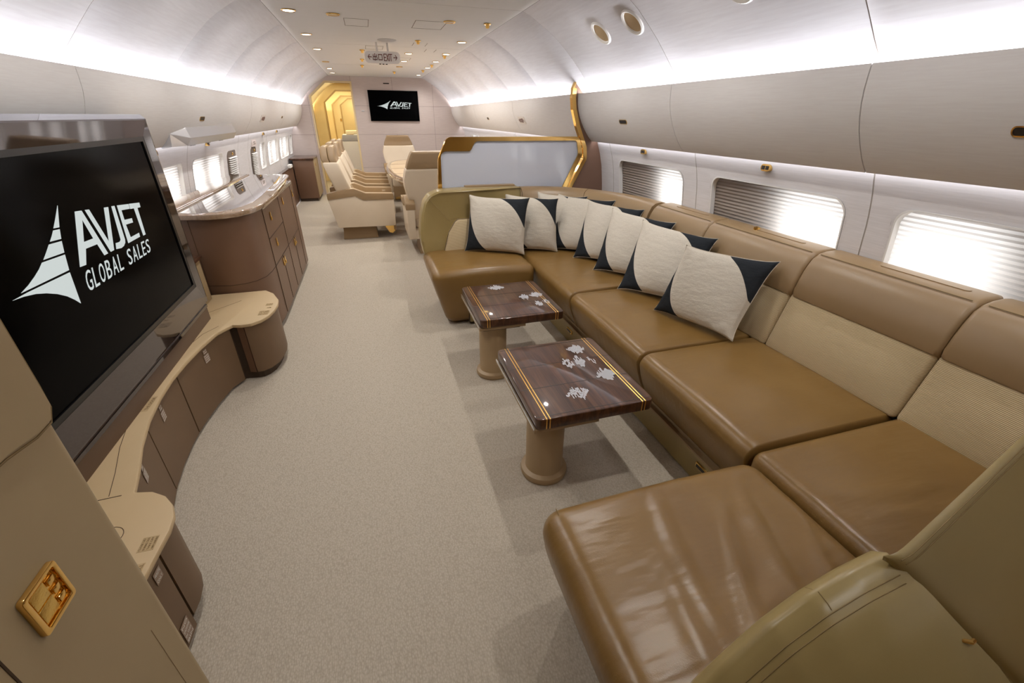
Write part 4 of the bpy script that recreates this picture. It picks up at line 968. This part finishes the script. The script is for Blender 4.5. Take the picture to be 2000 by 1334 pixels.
def logo(b, o, ux, uy, sx, sy):
    """sail of five bars, AVJET and GLOBAL SALES; o = reference corner, sx / sy = scale along and up"""
    import mathutils
    ux = Vector(ux); uy = Vector(uy); un = ux.cross(uy); T = .0012
    def P(p, t=T): return Vector(o)+ux*(p[0]*sx)+uy*(p[1]*sy)+un*t
    def poly(pts, hole=None):
        loops = [[Vector((p[0], p[1], 0)) for p in pts]]
        if hole: loops.append([Vector((p[0], p[1], 0)) for p in hole])
        flat = [q for l in loops for q in l]; tri = mathutils.geometry.tessellate_polygon(loops)
        b.add([P(q) for q in flat], [tuple(t) for t in tri]); n = len(flat)
        for l0, l in ((0, loops[0]),)+(((len(loops[0]), loops[1]),) if hole else ()):
            m_ = len(l); b.add([P(q) for q in l]+[P(q, 0) for q in l], [(i, (i+1) % m_, m_+(i+1) % m_, m_+i) for i in range(m_)])
    for k_ in ('bar1', 'bar2', 'bar3', 'bar4', 'bar5', 'V', 'J', 'E', 'T'): poly(LOGO[k_])
    poly(LOGO['A'], LOGO['Ah'])
    a, c, d, e = [Vector((*p, 0)) for p in BAND]; word = 'GLOBAL SALES'; wds = [1.0, .85, 1.0, 1.0, 1.05, .85, .75, .95, 1.05, .85, .85, .95]; tot = sum(wds); x = 0
    for ch_, w_ in zip(word, wds):
        if ch_ != ' ':
            vs, fs = text_mesh(ch_, 1.0, 0, 1.0, 0); x0_ = min(v_.x for v_ in vs); x1_ = max(v_.x for v_ in vs); y0_ = min(v_.y for v_ in vs); y1_ = max(v_.y for v_ in vs)
            for bx in (-.012, 0, .012):
                pts = []
                for v_ in vs:
                    u = (x+w_*(.13+bx+.74*(v_.x-x0_)/(x1_-x0_)))/tot; t = (v_.y-y0_)/(y1_-y0_); q = (a*(1-u)+c*u)*(1-t)+(e*(1-u)+d*u)*t; pts.append(P(q, T+bx*.005))
                b.add(pts, fs)
        x += w_
b = MB(); logo(b, (XT-.0056, 1.648, .962), (0, 1, 0), (0, 0, 1), 1.0, 1.0)
b.build('screen_logo', M['logo'], tv, smooth=False)

# ============================================================ CONSOLE under the television
con = thing('curved_console', 'low curved media console with beige leather top and brown fronts under the television', 'console', (-1.35, 2.2, 0))
ZC = .42
edge = [(-1.115, .90), (-1.116, 1.05), (-1.112, 1.15), (-1.108, 1.22), (-1.115, 1.28), (-1.137, 1.335), (-1.175, 1.385), (-1.225, 1.42), (-1.285, 1.435),
        (-1.318, 1.56), (-1.368, 1.72), (-1.408, 1.90), (-1.430, 2.08), (-1.438, 2.25), (-1.430, 2.42), (-1.408, 2.60), (-1.372, 2.77), (-1.312, 2.87)]
edge = [(x+.0, y) for x, y in edge]
far = [(-1.26, 2.852), (-1.205, 2.86), (-1.155, 2.90), (-1.118, 2.97), (-1.100, 3.06), (-1.093, 3.16), (-1.105, 3.26), (-1.16, 3.40), (-1.225, 3.484)]
topo = edge+far+[(-1.83, 3.484), (-1.83, .90)]
b = MB(); b.prism(topo, 'z', ZC-.022, ZC); b.build('leather_top', M['shelf'], con, angle=30, bevel=.005)
def inset(pts, d):
    out_ = []
    for i, p in enumerate(pts):
        a = pts[max(i-1, 0)]; c = pts[min(i+1, len(pts)-1)]; t = Vector((c[0]-a[0], c[1]-a[1])).normalized(); out_.append((p[0]-t.y*d, p[1]+t.x*d))
    return out_
def front(seg, z0, z1, name, m, d=.016, y_ret=-1.80, taper=.0):
    q = inset(seg, d); n = len(q); b = MB(); back = inset(seg, d+.02)
    b.add([(x, y, z1) for x, y in q]+[(x-taper, y, z0) for x, y in q]+[(x, y, z1) for x, y in back]+[(x-taper, y, z0) for x, y in back],
        [(i, i+1, n+i+1, n+i) for i in range(n-1)]+[(2*n+i, 3*n+i, 3*n+i+1, 2*n+i+1) for i in range(n-1)]+[(i, 2*n+i, 2*n+i+1, i+1) for i in range(n-1)]+[(n+i, n+i+1, 3*n+i+1, 3*n+i) for i in range(n-1)]+[(0, n, 3*n, 2*n), (n-1, 2*n+n-1, 3*n+n-1, n+n-1)])
    return b.build(name, m, con, angle=40)
def sub(pts, a, c):
    """part of a polyline between parameters 0..1 by index"""
    n = len(pts)-1; out_ = []; i0 = a*n; i1 = c*n
    def P_(t): i = min(int(t), n-1); f = t-i; return (pts[i][0]*(1-f)+pts[i+1][0]*f, pts[i][1]*(1-f)+pts[i+1][1]*f)
    out_.append(P_(i0)); out_ += [pts[i] for i in range(int(i0)+1, n+1) if i0+1e-6 < i < i1-1e-6]; out_.append(P_(i1)); return out_
ne = edge[:9]; me_ = edge[8:]; fe = [edge[-1]]+far
front([(-1.116, .90), (-1.112, 1.155)], .02, ZC-.022, 'drawer_front', M['brown'], .016)
front([(-1.112, 1.165), (-1.110, 1.19), (-1.108, 1.22), (-1.115, 1.28), (-1.137, 1.335), (-1.175, 1.385), (-1.225, 1.42), (-1.285, 1.435)], .06, ZC-.022, 'curved_end_panel', M['brown'], .016)
for a, c in ((0.005, .32), (.326, .60), (.606, .985)): front(sub(me_, a, c), .02, ZC-.022, 'door', M['brown'], .016)
front(sub(fe, .02, .12), .06, ZC-.022, 'filler_panel', M['brown2'], .018)
front(sub(fe, .135, 1.0), .06, ZC-.022, 'curved_end_panel', M['brown'], .016)
b = MB(); q = inset(edge+far, .05); q = [p for p in q]; b.prism([(-1.15-.03, .90)]+q[1:]+[(-1.8, 3.45), (-1.8, .9)], 'z', 0, .07); b.build('plinth', M['kick'], con, smooth=False)
b = MB(); b.prism([(-1.15, .93)]+inset(edge+far, .045)[1:]+[(-1.8, 3.45), (-1.8, .93)], 'z', .07, ZC-.022); b.build('carcass', M['kick'], con, smooth=False)
# seams on the top
b = MB(); b.tube([(-1.80, 1.40, ZC+.0003), (-1.32, 1.428, ZC+.0003)], .0014, 5)
b.tube([(x-.075, y, ZC+.0003) for x, y in edge[8:]], .0010, 5)
b.tube([(-1.372-.3+.02*i, 2.95+.022*i, ZC+.0003) for i in range(1, 17)], .0009, 5); b.build('top_seam', M['seam'], con)
b = MB(); b.tube([(-1.285+.045*math.cos(a), 1.235+.045*math.sin(a), ZC+.0003) for a in [2*math.pi*i/24 for i in range(24)]], .0010, 5, closed=True); b.build('round_cap_seam', M['seam'], con)
# printed notes on top (tan stickers with dark printing)
def print_block(b, bp, x0, x1, y0, y1, z, lines, txts, along='x'):
    b.box(x0, x1, y0, y1, z, z+.0006)
    n = len(txts)
    for i, t in enumerate(txts):
        h = (y1-y0)/n*.55 if along == 'x' else (x1-x0)/n*.55
        if along == 'x': put_text(bp, t, (x0+(x1-x0)*.08, y1-(i+1)*(y1-y0)/n+h*.35, z+.0009), (1, 0, 0), (0, 1, 0), h, (x1-x0)*.84, extrude=.0002)
        else: put_text(bp, t, (x0+(i+1)*(x1-x0)/n-h*.35, y0+(y1-y0)*.08, z+.0009), (0, 1, 0), (-1, 0, 0), h, (y1-y0)*.84, extrude=.0002)
def print_block(x0, x1, y0, y1, z, lines, txts, along='x', f=print_block):
    b = MB(); bp = MB(); f(b, bp, x0, x1, y0, y1, z, lines, txts, along); o = b.build('printed_note', M['stickerl'], con, smooth=False); bp.build('note_lettering', M['print'], o, smooth=False)
print_block(-1.53, -1.44, 1.97, 2.09, ZC, 5, ['PULL DOWN', 'THE FRONT', 'TO OPEN', 'THE DOOR'], 'y')
print_block(-1.19, -1.125, 2.985, 3.06, ZC, 4, ['LIFT LID', 'TO OPEN', 'THE TRAY', 'BELOW'], 'x')
print_block(-1.155, -1.125, 3.10, 3.12, ZC, 1, ['XB'], 'x'); print_block(-1.17, -1.125, 3.15, 3.19, ZC, 2, ['PUSH', 'TO LOCK'], 'x')
print_block(-1.172, -1.128, 1.150, 1.205, ZC, 4, ['CLOSE LID', 'DURING TAXI', 'TAKE OFF', 'AND LANDING'], 'y')
print_block(-1.165, -1.130, 1.065, 1.105, ZC, 2, ['WASTE', 'PULL'], 'y')
# clear stickers with white print on the fronts
def front_sticker(px, py, txts, w_=.045, h_=.06, nrm=(1, 0), zc=.33):
    t = Vector((-nrm[1], nrm[0], 0)); o = Vector((px, py, zc))+Vector((nrm[0], nrm[1], 0))*.002; up = Vector((0, 0, 1)); N3 = Vector((nrm[0], nrm[1], 0))
    b = MB(); q = [o-t*w_/2-up*h_/2, o+t*w_/2-up*h_/2, o+t*w_/2+up*h_/2, o-t*w_/2+up*h_/2]; b.add([*q]+[p+N3*.0006 for p in q], [(0, 3, 2, 1), (4, 5, 6, 7), (0, 1, 5, 4), (1, 2, 6, 5), (2, 3, 7, 6), (3, 0, 4, 7)]); b.build('clear_sticker', M['sticker'], con, smooth=False)
    b = MB(); n = len(txts)
    for i, s_ in enumerate(txts): put_text(b, s_, o-t*w_*.42+up*(h_/2-(i+1)*h_/n+.2*h_/n)+N3*.001, t, up, h_/n*.5, w_*.84, extrude=.0002)
    b.build('white_print', M['stickerw'], con, smooth=False)
FR = inset(me_, .016)
def fr_at(t):
    n = len(FR)-1; i = min(int(t*n), n-1); f = t*n-i; a, c = Vector(FR[i]), Vector(FR[i+1]); p = a*(1-f)+c*f; d = (c-a).normalized(); return p, (d.y, -d.x)
for t in (.17, .44, .80):
    p, n_ = fr_at(t); front_sticker(p.x, p.y, ['PULL TO', 'OPEN'], .035, .025, n_, .365); front_sticker(p.x, p.y, ['LIFE VEST', 'INSIDE', 'THIS', 'DRAWER'], .05, .05, n_, .322)
front_sticker(-1.1285, 1.115, ['WASTE', 'ONLY'], .04, .045, (1, 0), .345); front_sticker(-1.1285, 1.105, ['NO', 'SMOKING', 'IN THIS', 'BIN'], .05, .08, (1, 0), .075)
# little cabinet between television and service unit
r = thing('side_cabinet', 'narrow tan side cabinet with a brown top squeezed behind the television end', 'cabinet', (-1.7, 3.2, ZC))
b = MB(); b.box(-1.84, -1.56, 3.07, 3.40, ZC+.0005, .715); b.build('cabinet_body', M['pad'], r, bevel=.006)
b = MB(); b.box(-1.85, -1.545, 3.06, 3.42, .715, .735); b.build('cabinet_top', M['wood'], r, bevel=.004)

# ============================================================ CLOSET in the left foreground
cl = thing('tall_closet', 'tall tan leather closet panel at the left foreground with a square gold latch', 'closet', (-1.4, .1, 0))
XC = -.93; y1c = .824
def closet_piece(z0, z1, name, m, x=XC, y0=-.60, y1=y1c, r=.03):
    b = MB(); O = rrect(-1.86, x, y0, y1, [r, .001, .001, .001], 8); b.prism(O, 'z', z0, z1); return b.build(name, m, cl, angle=30)
closet_piece(0.0, 2.0, 'side_panel', M['pad'])
# upper padded panel with a soft rounded lower far corner
b = MB(); P = [(.0, 2.02), (-.58, 2.02), (-.58, 1.135), (.70, 1.135), (.765, 1.126), (.802, 1.128), (.817, 1.150), (.817, 2.02)]
n = len(P); b.add([(XC+.001, y, z) for y, z in P]+[(XC+.007, y*.999, z+.003) for y, z in P], [tuple(n+i for i in range(n))]+[(i, (i+1) % n, n+(i+1) % n, n+i) for i in range(n)])
b.build('upper_padded_panel', M['pad'], cl, bevel=.002, smooth=False)
b = MB(); b.tube([(XC+.001, y, z) for y, z in [(-.5, 1.133), (.3, 1.133), (.60, 1.134), (.70, 1.131), (.765, 1.121), (.805, 1.123), (.820, 1.145), (.822, 1.19), (.822, 1.5)]], .002, 6); b.build('panel_piping', M['stitch'], cl)
b = MB(); b.box(XC-.001, XC+.0012, .520, .5235, .02, .935); b.build('door_gap', M['seam'], cl, smooth=False)
b = MB(); b.tube([(XC+.0004, .745, z) for z in (.02, .60)], .0007, 4); b.build('panel_line', M['taupeL'], cl)
# latch
la = bpy.data.objects.new('latch', None)
ly0, ly1, lz0, lz1 = .580, .659, .866, .952
b = MB(); o_l = fillet([(ly0, lz0), (ly1, lz0), (ly1, lz1), (ly0, lz1)], .008, 5); i_l = fillet([(ly0+.010, lz0+.009), (ly1-.008, lz0+.009), (ly1-.008, lz1-.008), (ly0+.010, lz1-.008)], .004, 5)
strip(b, o_l, i_l, 'x', XC+.0002, XC+.009); lat = b.build('latch_frame', M['gold'], cl, bevel=.0012)
b = MB(); b.box(XC+.0002, XC+.0015, ly0+.005, ly1-.005, lz0+.005, lz1-.005); b.build('latch_pan', M['gold'], lat, smooth=False)
ymid = ly0+.036
for a, c in ((lz0+.012, (lz0+lz1)/2-.0008), ((lz0+lz1)/2+.0008, lz1-.012)):
    b = MB(); b.box(XC+.001, XC+.006, ly0+.014, ly0+.047, a, c); b.build('latch_paddle', M['goldh'], lat, bevel=.002)
b = MB(); [b.box(XC+.001, XC+.006, ly0+.052, ly1-.012, z, z+.012) for z in (lz0+.014, lz0+.034, lz0+.054)]; b.build('latch_ribs', M['gold'], lat, bevel=.001)
bpy.data.objects.remove(la)
# brown closet roof edge fades out of view; nothing above the camera

# ============================================================ SERVICE UNIT with the mirrored counter
su = thing('service_unit', 'brown leather service cabinet with a glossy mirrored counter and gold latches on the left', 'cabinet', (-1.55, 4.6, 0))
ctop = [(-1.872, 3.70), (-1.72, 3.545), (-1.60, 3.475), (-1.45, 3.44), (-1.34, 3.465), (-1.265, 3.52), (-1.20, 3.63), (-1.172, 3.78), (-1.160, 3.95), (-1.158, 4.2), (-1.19, 5.0), (-1.235, 5.66), (-1.262, 5.74), (-1.35, 5.80), (-1.872, 5.86)]
ctop = [(x-.004, y) for x, y in ctop]
body = [(-1.868, 3.74), (-1.72, 3.60), (-1.60, 3.53), (-1.45, 3.495), (-1.355, 3.515), (-1.29, 3.56), (-1.238, 3.65), (-1.218, 3.78), (-1.212, 3.95), (-1.212, 5.55), (-1.225, 5.62), (-1.26, 5.66), (-1.868, 5.68)]
b = MB(); b.prism(body, 'z', .05, .955); b.build('cabinet_body', M['brown2'], su, angle=32)
b = MB(); b.prism([(x-.035, y+(.03 if y < 4 else -.03)) for x, y in body], 'z', 0, .055); b.build('plinth', M['kick'], su, smooth=False)
b = MB(); b.prism(ctop, 'z', .962, 1.0); b.build('counter_rim', M['counter'], su, angle=30, bevel=.008, bseg=3)
b = MB(); ins = [(x*1.0-(.085 if x > -1.5 else .02), y+(.05 if y < 3.8 else (-.05 if y > 5.5 else 0))) for x, y in ctop[2:-1]]
ins = [(-1.66, 3.56)]+[(x, y) for x, y in ins if x > -1.62]+[(-1.66, 5.76)]
b = MB(); b.prism(ins, 'z', .996, 1.0015); b.build('mirror_inlay', M['mirror'] if 'mirror' in M else M.setdefault('mirror', mat('mirror_gloss', (.78, .78, .80, 1), .03, 1)), su, smooth=False)
b = MB(); b.box(-1.82, -1.672, 3.62, 5.75, .98, 1.015); b.box(-1.665, -1.655, 3.57, 5.76, .998, 1.012); b.build('sliding_rail', M['counter'], su, bevel=.006)
b = MB()
XF = -1.2105
def fgap(y0, y1, z0, z1): b.box(XF-.004, XF+.0015, y0, y1, z0, z1)
t = .0022
for y in (3.96, 4.62, 5.36): fgap(y-t, y+t, .06, .95) if y != 3.96 else None
fgap(3.92, 4.62, .70-t, .70+t); fgap(3.92, 4.62, .475-t, .475+t); fgap(4.27-t, 4.27+t, .06, .475); fgap(4.62, 5.36, .475-t, .475+t); fgap(4.98-t, 4.98+t, .06, .475); fgap(3.92, 3.924, .06, .95)
b.build('door_gaps', M['seam'], su, smooth=False)
b = MB(); b.tube([(x-.001 if False else x+.0005*0+(.001 if x > -1.3 else 0), y-.001, .475) for x, y in body[1:9]], .0022, 5); b.tube([(-1.60, 3.529, z) for z in (.06, .95)], .0016, 5); b.build('panel_seam', M['seam'], su)
b = MB(); b.box(-1.27, -1.205, 3.95, 5.5, .93, .957); b.build('light_strip_housing', M['chrome'], su, bevel=.004)
def gold_latch(y, z, lab=None):
    b = MB(); b.prism(rrect(y-.016, y+.016, z-.035, z+.035, .004), 'x', XF, XF+.006); o = b.build('gold_latch', M['gold'], su, bevel=.0015)
    b = MB(); b.prism(rrect(y-.011, y+.011, z-.03, z-.004, .003), 'x', XF+.004, XF+.010); b.build('latch_paddle', M['goldh'], o, bevel=.001)
for y, z in ((4.16, .84), (4.16, .62), (4.235, .42), (4.305, .42), (4.945, .42), (5.015, .42), (4.80, .86), (5.42, .84)): gold_latch(y, z)

# low ledge along the left wall and the far cabinet
r = thing('wall_ledge', 'low brown ledge cabinet running along the left wall under the far windows', 'ledge', (-1.88, 8, 0))
b = MB(); b.box(-1.90, -1.845, 5.95, 10.14, 0, .675); b.build('ledge_front', M['brown2'], r, bevel=.003)
b = MB(); b.box(-1.905, -1.835, 5.94, 10.14, .675, .70); b.build('ledge_top', M['wood'], r, bevel=.003)
r = thing('corner_cabinet', 'brown cabinet with a dark wooden top and tan side standing at the far bulkhead', 'cabinet', (-1.67, 10.6, 0))
b = MB(); b.box(-1.835, -1.455, 10.16, YB-.01, .06, .80); b.build('cabinet_body', M['brown2'], r, bevel=.006)
b = MB(); b.box(-1.456, -1.447, 10.18, YB-.02, .075, .795); b.build('side_door', M['pad'], r, bevel=.002)
b = MB(); b.box(-1.83, -1.49, 10.20, YB-.02, 0, .06); b.build('plinth', M['kick'], r, smooth=False)
b = MB(); b.prism(rrect(-1.895, -1.44, 10.14, YB-.008, [.001, .001, .03, .03]), 'z', .80, .83); b.build('wooden_top', M['wood'], r, bevel=.005)
b = MB(); b.box(-1.448, -1.441, 10.42, 10.46, .66, .72); b.build('gold_latch', M['gold'], r, bevel=.001)
b = MB(); b.rbox(-1.862, -1.80, 9.62, 9.86, .70, .76, .012, 3, (1, 1, 1)); tag(b.build('window_box', M['white']), 'small white box on the ledge below the last left windows', 'box')

# ============================================================ CLUB CHAIRS (built facing +x, origin under the seat)
def club_chair(name_label):
    r = thing('club_chair', name_label, 'armchair', (0, 0, 0), 'cream leather club chairs around the dining table')
    shell = [(-.375, .195), (.406, .185), (.418, .555), (.005, .558), (-.095, .617), (-.455, .578)]
    pad = [(-.455, .578), (-.095, .617), (.005, .558), (.418, .555), (.418, .632), (.045, .648), (-.106, .712), (-.19, .706), (-.458, .656)]
    for s in (-1, 1):
        y0, y1 = sorted((s*.245, s*.335)); b = MB(); b.prism(fillet(shell, [.03, .03, .01, .04, .04, .01], 4), 'y', y0, y1); b.build('arm_side', M['creamL'], r, bevel=.01, bseg=2)
        b = MB(); b.prism(fillet(pad, [.005, .03, .03, .005, .02, .05, .06, .05, .02], 4), 'y', y0-.012, y1+.012); b.build('arm_pad', M['taupeL'], r, bevel=.014, bseg=3)
        b = MB(); b.box(.28, .33, s*.235-.0015*0-.002 if s > 0 else -.237, s*.235+.002 if s > 0 else -.231, .585, .612)
        b.build('control_buttons', M['chrome'], r, smooth=False)
    b = MB(); b.rbox(-.25, .43, -.243, .243, .30, .475, .05, 4, (6, 6, 2), lambda x, y, z: (x, y, z+(.015*math.cos(y*5)*math.sin((x+.3)*4) if z > .4 else 0))); b.build('seat_cushion', M['creamL'], r, angle=60)
    b = MB(); b.box(-.37, .40, -.25, .25, .20, .31); b.build('seat_pan', M['creamL'], r, bevel=.01)
    wtab = [(.45, .25), (.70, .30), (.88, .345), (1.09, .295), (1.16, .265), (1.235, .225)]
    def bk(z0, z1, xf0, xf1, th, rr=.035):
        def wp(x, y, z):
            t = (z-z0)/(z1-z0); hw = interp(wtab, z); xx = xf0+(xf1-xf0)*t + (x)*(1-.25*t) ; return (xx, y*hw, z)
        return wp
    def backpiece(z0, z1, xa, xb, nm, m_, xoff=0, rr=.03):
        b = MB(); b.rbox(-xa, xb, -1, 1, z0, z1, rr, 4, (3, 14, 6)); vs = []
        for (x, y, z) in b.v:
            hw = interp(wtab, z); ed = 1-abs(y); yy = math.copysign(hw-(1-abs(y))*hw if abs(y) < 1-.0 else hw, y)
            lean = -.16-.19*(z-.45)/.6
            vs.append((x+lean+xoff*(1), y*hw, z))
        b.v = vs; return b.build(nm, m_, r, angle=60)
    backpiece(.42, 1.045, .10, .10, 'backrest', M['creamL'])
    for xa, xb, nm in ((.092, -.002, 'headrest_shell'), (-.004, .088, 'headrest_cushion')):
        b = MB(); b.rbox(-xa, xb, -1, 1, 1.032, 1.232, .03, 4, (2, 14, 4)); b.v = [(x-.16-.19*(min(z, 1.1)-.45)/.6, y*interp(wtab, z)*.97, z) for x, y, z in b.v]; b.build(nm, M['taupeL'], r, angle=60)
    b = MB(); P = rrect(-.12, .12, .60, .735, [.05, .05, .005, .005]); b.add([(-.16-.19*(z-.45)/.6+.088, y, z) for y, z in P]+[(-.16-.19*(z-.45)/.6+.112, y*.96, z) for y, z in P], [tuple(len(P)+i for i in range(len(P)))]+[(i, (i+1) % len(P), len(P)+(i+1) % len(P), len(P)+i) for i in range(len(P))]); b.build('lumbar_pad', M['taupeL'], r, bevel=.004)
    b = MB(); b.add([(-.33, -.19, .11), (.13, -.19, .11), (.13, .19, .11), (-.33, .19, .11), (-.345, -.215, 0), (.145, -.215, 0), (.145, .215, 0), (-.345, .215, 0), (-.33, -.19, .2), (.13, -.19, .2), (.13, .19, .2), (-.33, .19, .2)], [(0, 1, 5, 4), (1, 2, 6, 5), (2, 3, 7, 6), (3, 0, 4, 7), (4, 5, 6, 7), (8, 9, 10, 11), (0, 8, 9, 1), (1, 9, 10, 2), (2, 10, 11, 3), (3, 11, 8, 0)]); b.build('base', M['taupeL'], r, bevel=.006)
    b = MB(); b.prism([(.24, .19), (.40, .19), (.40, .09), (.36, .05), (.31, .06)], 'y', -.20, -.11); b.prism([(.24, .19), (.40, .19), (.40, .09), (.36, .05), (.31, .06)], 'y', .11, .20); b.build('gold_foot_bracket', M['gold'], r, smooth=False)
    b = MB(); b.box(.38, .41, -.23, .23, .10, .33); b.build('footrest_panel', M['taupeL'], r, bevel=.006)
    return r
ch = club_chair('nearest club chair of the row on the left of the dining table'); ch.location = (-.51, 6.885, 0)
def copy_chair(loc, rz, label, s=1.0):
    c = copy_tree(ch, None, 'club_chair'); c.location = loc; c.rotation_euler = (0, 0, rz); c['label'] = label; c.scale = (s, s, s); return c
copy_chair((-.505, 7.83, 0), 0, 'middle club chair of the row on the left of the dining table')
copy_chair((-.500, 8.80, 0), 0, 'farthest club chair of the row on the left of the dining table')
copy_chair((.345, 5.98, 0), R(90), 'club chair seen from behind at the near end of the dining table')
copy_chair((.272, 10.02, 0), R(-90), 'club chair facing the camera at the far head of the dining table')

# ============================================================ DINING TABLE
dt = thing('dining_table', 'long oval dining table with leather covered top and glossy wooden rim', 'dining table', (.40, 8.0, 0))
def oval(a, c, n=72, p=2.6, cx_=.40, cy_=7.95):
    return [(cx_+a*math.copysign(abs(math.cos(t))**(2/p), math.cos(t)), cy_+c*math.copysign(abs(math.sin(t))**(2/p), math.sin(t))) for t in [2*math.pi*i/n for i in range(n)]]
b = MB(); strip(b, oval(.49, 1.65), oval(.425, 1.57), 'z', .775, .82); b.build('wooden_rim', M['counter'], dt, bevel=.006)
b = MB(); b.prism(oval(.4255, 1.571), 'z', .78, .8185); b.build('leather_top', M['tabletop'], dt, smooth=False)
b = MB(); b.tube([(.40, 7.95-1.56+3.12*i/20, .8188) for i in range(21)], .0018, 4)
for y in (7.2, 7.95, 8.7): b.tube([(-.02, y, .8188), (.82, y, .8188)], .0018, 4)
b.build('top_seam', M['seam'], dt)
b = MB(); strip(b, oval(.497, 1.657), oval(.489, 1.649), 'z', .765, .785); b.build('chrome_band', M['chrome'], dt)
for y in (7.15, 8.75):
    b = MB(); b.box(.22, .58, y-.2, y+.2, .0, .775); b.build('pedestal', M['taupeL'], dt, bevel=.03)
b = MB(); b.prism(oval(.36, 1.5), 'z', .66, .775); b.build('apron', M['taupeL'], dt)

# ============================================================ BULKHEAD SCREEN
r = thing('bulkhead_television', 'flat black television mounted on the far bulkhead', 'television', (.30, YB-.03, 1.49))
x0, x1, z0, z1 = -.213, .840, 1.493, 2.083
b = MB(); b.box(x0, x1, YB-.035, YB-.003, z0, z1); b.build('casing', M['blackp'], r, bevel=.004)
b = MB(); b.box(x0+.006, x1-.006, YB-.038, YB-.034, z0+.006, z1-.006); b.build('screen', M['black'], r, smooth=False)
b = MB(); logo(b, (-.045, YB-.0385, 1.724), (1, 0, 0), (0, 0, 1), .735, .50); b.build('screen_logo', M['logo'], r, smooth=False)
b = MB(); b.prism(rrect(.13, .255, 2.20, 2.222, .008), 'y', YB-.006, YB); tag(b.build('wall_slot', M['dark'], smooth=False), 'small dark recessed slot on the far bulkhead above the television', 'slot')
b = MB(); b.prism(rrect(-.385, -.325, 1.675, 1.70, .01), 'y', YB-.012, YB); tag(b.build('door_catch', M['grey'], bevel=.003), 'small grey catch on the bulkhead right of the doorway', 'catch')

# ============================================================ CORRIDOR beyond the doorway
def cor_wall(y, xl, zc, xc, zt, name, xr=-.25):
    o = [(xl, 0), (xl, zc), (xc, zt), (xr, zt), (xr, 0), (.9, 0), (.9, 2.45), (-1.95, 2.45), (-1.95, 0)]
    b = MB(); b.prism(o, 'y', y, y+.05); structure(b.build(name, M['door'], smooth=False))
    b = MB(); strip(b, [(xl-.03, 0), (xl-.03, zc+.012), (xc-.012, zt+.03), (xr+.03, zt+.03), (xr+.03, 0)], [(xl, 0), (xl, zc), (xc, zt), (xr, zt), (xr, 0)], 'y', y-.02, y+.06, False)
    structure(b.build(name.replace('wall', 'door')+'', M['doortrim'], smooth=False))
cor_wall(13.5, -1.262, 1.892, -.966, 2.148, 'wall_corridor_1')
cor_wall(16.0, -1.236, 1.88, -.958, 2.112, 'wall_corridor_2')
cor_wall(18.0, -1.072, 1.915, -.814, 2.10, 'wall_corridor_3')
for o in list(bpy.data.objects):
    if o.name.startswith('door_corridor_'): o.name = 'door_%d' % (int(o.name[-1])+1)
b = MB(); b.box(-1.95, .9, 20.0, 20.05, 0, 2.45); structure(b.build('wall_corridor_end', M['door'], smooth=False))
b = MB(); b.box(.85, .9, YB+.05, 20, 0, 2.45); structure(b.build('wall_corridor_right', M['door'], smooth=False))
b = MB(); b.add([(-wx(z), y, z) for y in (YB+.05, 20) for z in (0, .6, 1.0, 1.28, 1.48)], [(i, i+1, 6+i, 5+i) for i in range(4)]);
structure(b.build('wall_corridor_left', M['cream']))
b = MB(); A2 = [(-x, z) for x, z in ARCH]; n = len(A2); b.add([(x, y, z) for y in (YB+.05, 20) for x, z in A2+[(.9, 2.328)]], []); 
b = MB(); prof = [(-1.785, 1.48)]+A2[::-1][1:]+[(.9, 2.328)]; n = len(prof)
b.add([(x, y, z) for y in (YB+.05, 20) for x, z in prof], [(i, i+1, n+i+1, n+i) for i in range(n-1)]); structure(b.build('ceiling_corridor', M['cream']))
b = MB(); b.prism([(-x, z) for x, z in BINP], 'y', YB+.06, 13.45); tag(b.build('overhead_bin', M['cream'], angle=40), 'warm lit overhead bin seen through the doorway on the left', 'overhead bin')
r = thing('corridor_cabinet', 'white cabinet with a grey upper band standing in the corridor beyond the doorway', 'cabinet', (-.6, 12.3, 0))
b = MB(); b.prism([(-1.10, 0), (-1.08, .35), (-1.0, .78), (-.935, 1.05), (-.30, 1.05), (-.30, 0)], 'y', 12.0, 12.6); b.build('cabinet_body', M['white'], r, bevel=.008)
b = MB(); b.prism([(-.934, 1.055), (-.905, 1.19), (-.30, 1.19), (-.30, 1.055)], 'y', 12.0, 12.6); b.build('upper_band', M['grey'], r, bevel=.006)
b = MB(); b.rbox(-.83, -.35, 12.35, 12.6, 1.19, 1.275, .02, 3, (3, 2, 1)); tag(b.build('folded_blanket', M['cream']), 'cream folded blanket lying on the white corridor cabinet', 'blanket')
b = MB(); b.rbox(-.80, -.64, 12.02, 12.14, 1.19, 1.212, .008, 3, (2, 2, 1)); tag(b.build('folded_cloth', M['shelf']), 'small beige folded cloth at the front of the white corridor cabinet', 'cloth')
b = MB(); b.box(-1.16, -1.12, 17.985, 17.998, 1.42, 1.50); tag(b.build('door_latch', M['gold'], smooth=False), 'small gold latch on a panel far down the corridor', 'latch')
YEL = (1.0, .88, .56)
area('corridor_light', (-.9, 12.3, 2.30), (0, 0, 0), .5, 1.6, 26, YEL)
area('corridor_light', (-1.665, 12.3, 1.70), (R(180), R(14), 0), .04, 2.2, 16, (1, .9, .6))
area('corridor_light', (-.8, 14.8, 2.30), (0, 0, 0), .5, 1.8, 30, YEL)
area('corridor_light', (-1.5, 14.8, 1.75), (R(180), R(20), 0), .06, 2.2, 12, (1, .9, .6))
area('corridor_light', (-.8, 17.0, 2.28), (0, 0, 0), .5, 1.4, 26, YEL)
area('corridor_light', (-.7, 19.1, 2.28), (0, 0, 0), .5, 1.2, 22, YEL)
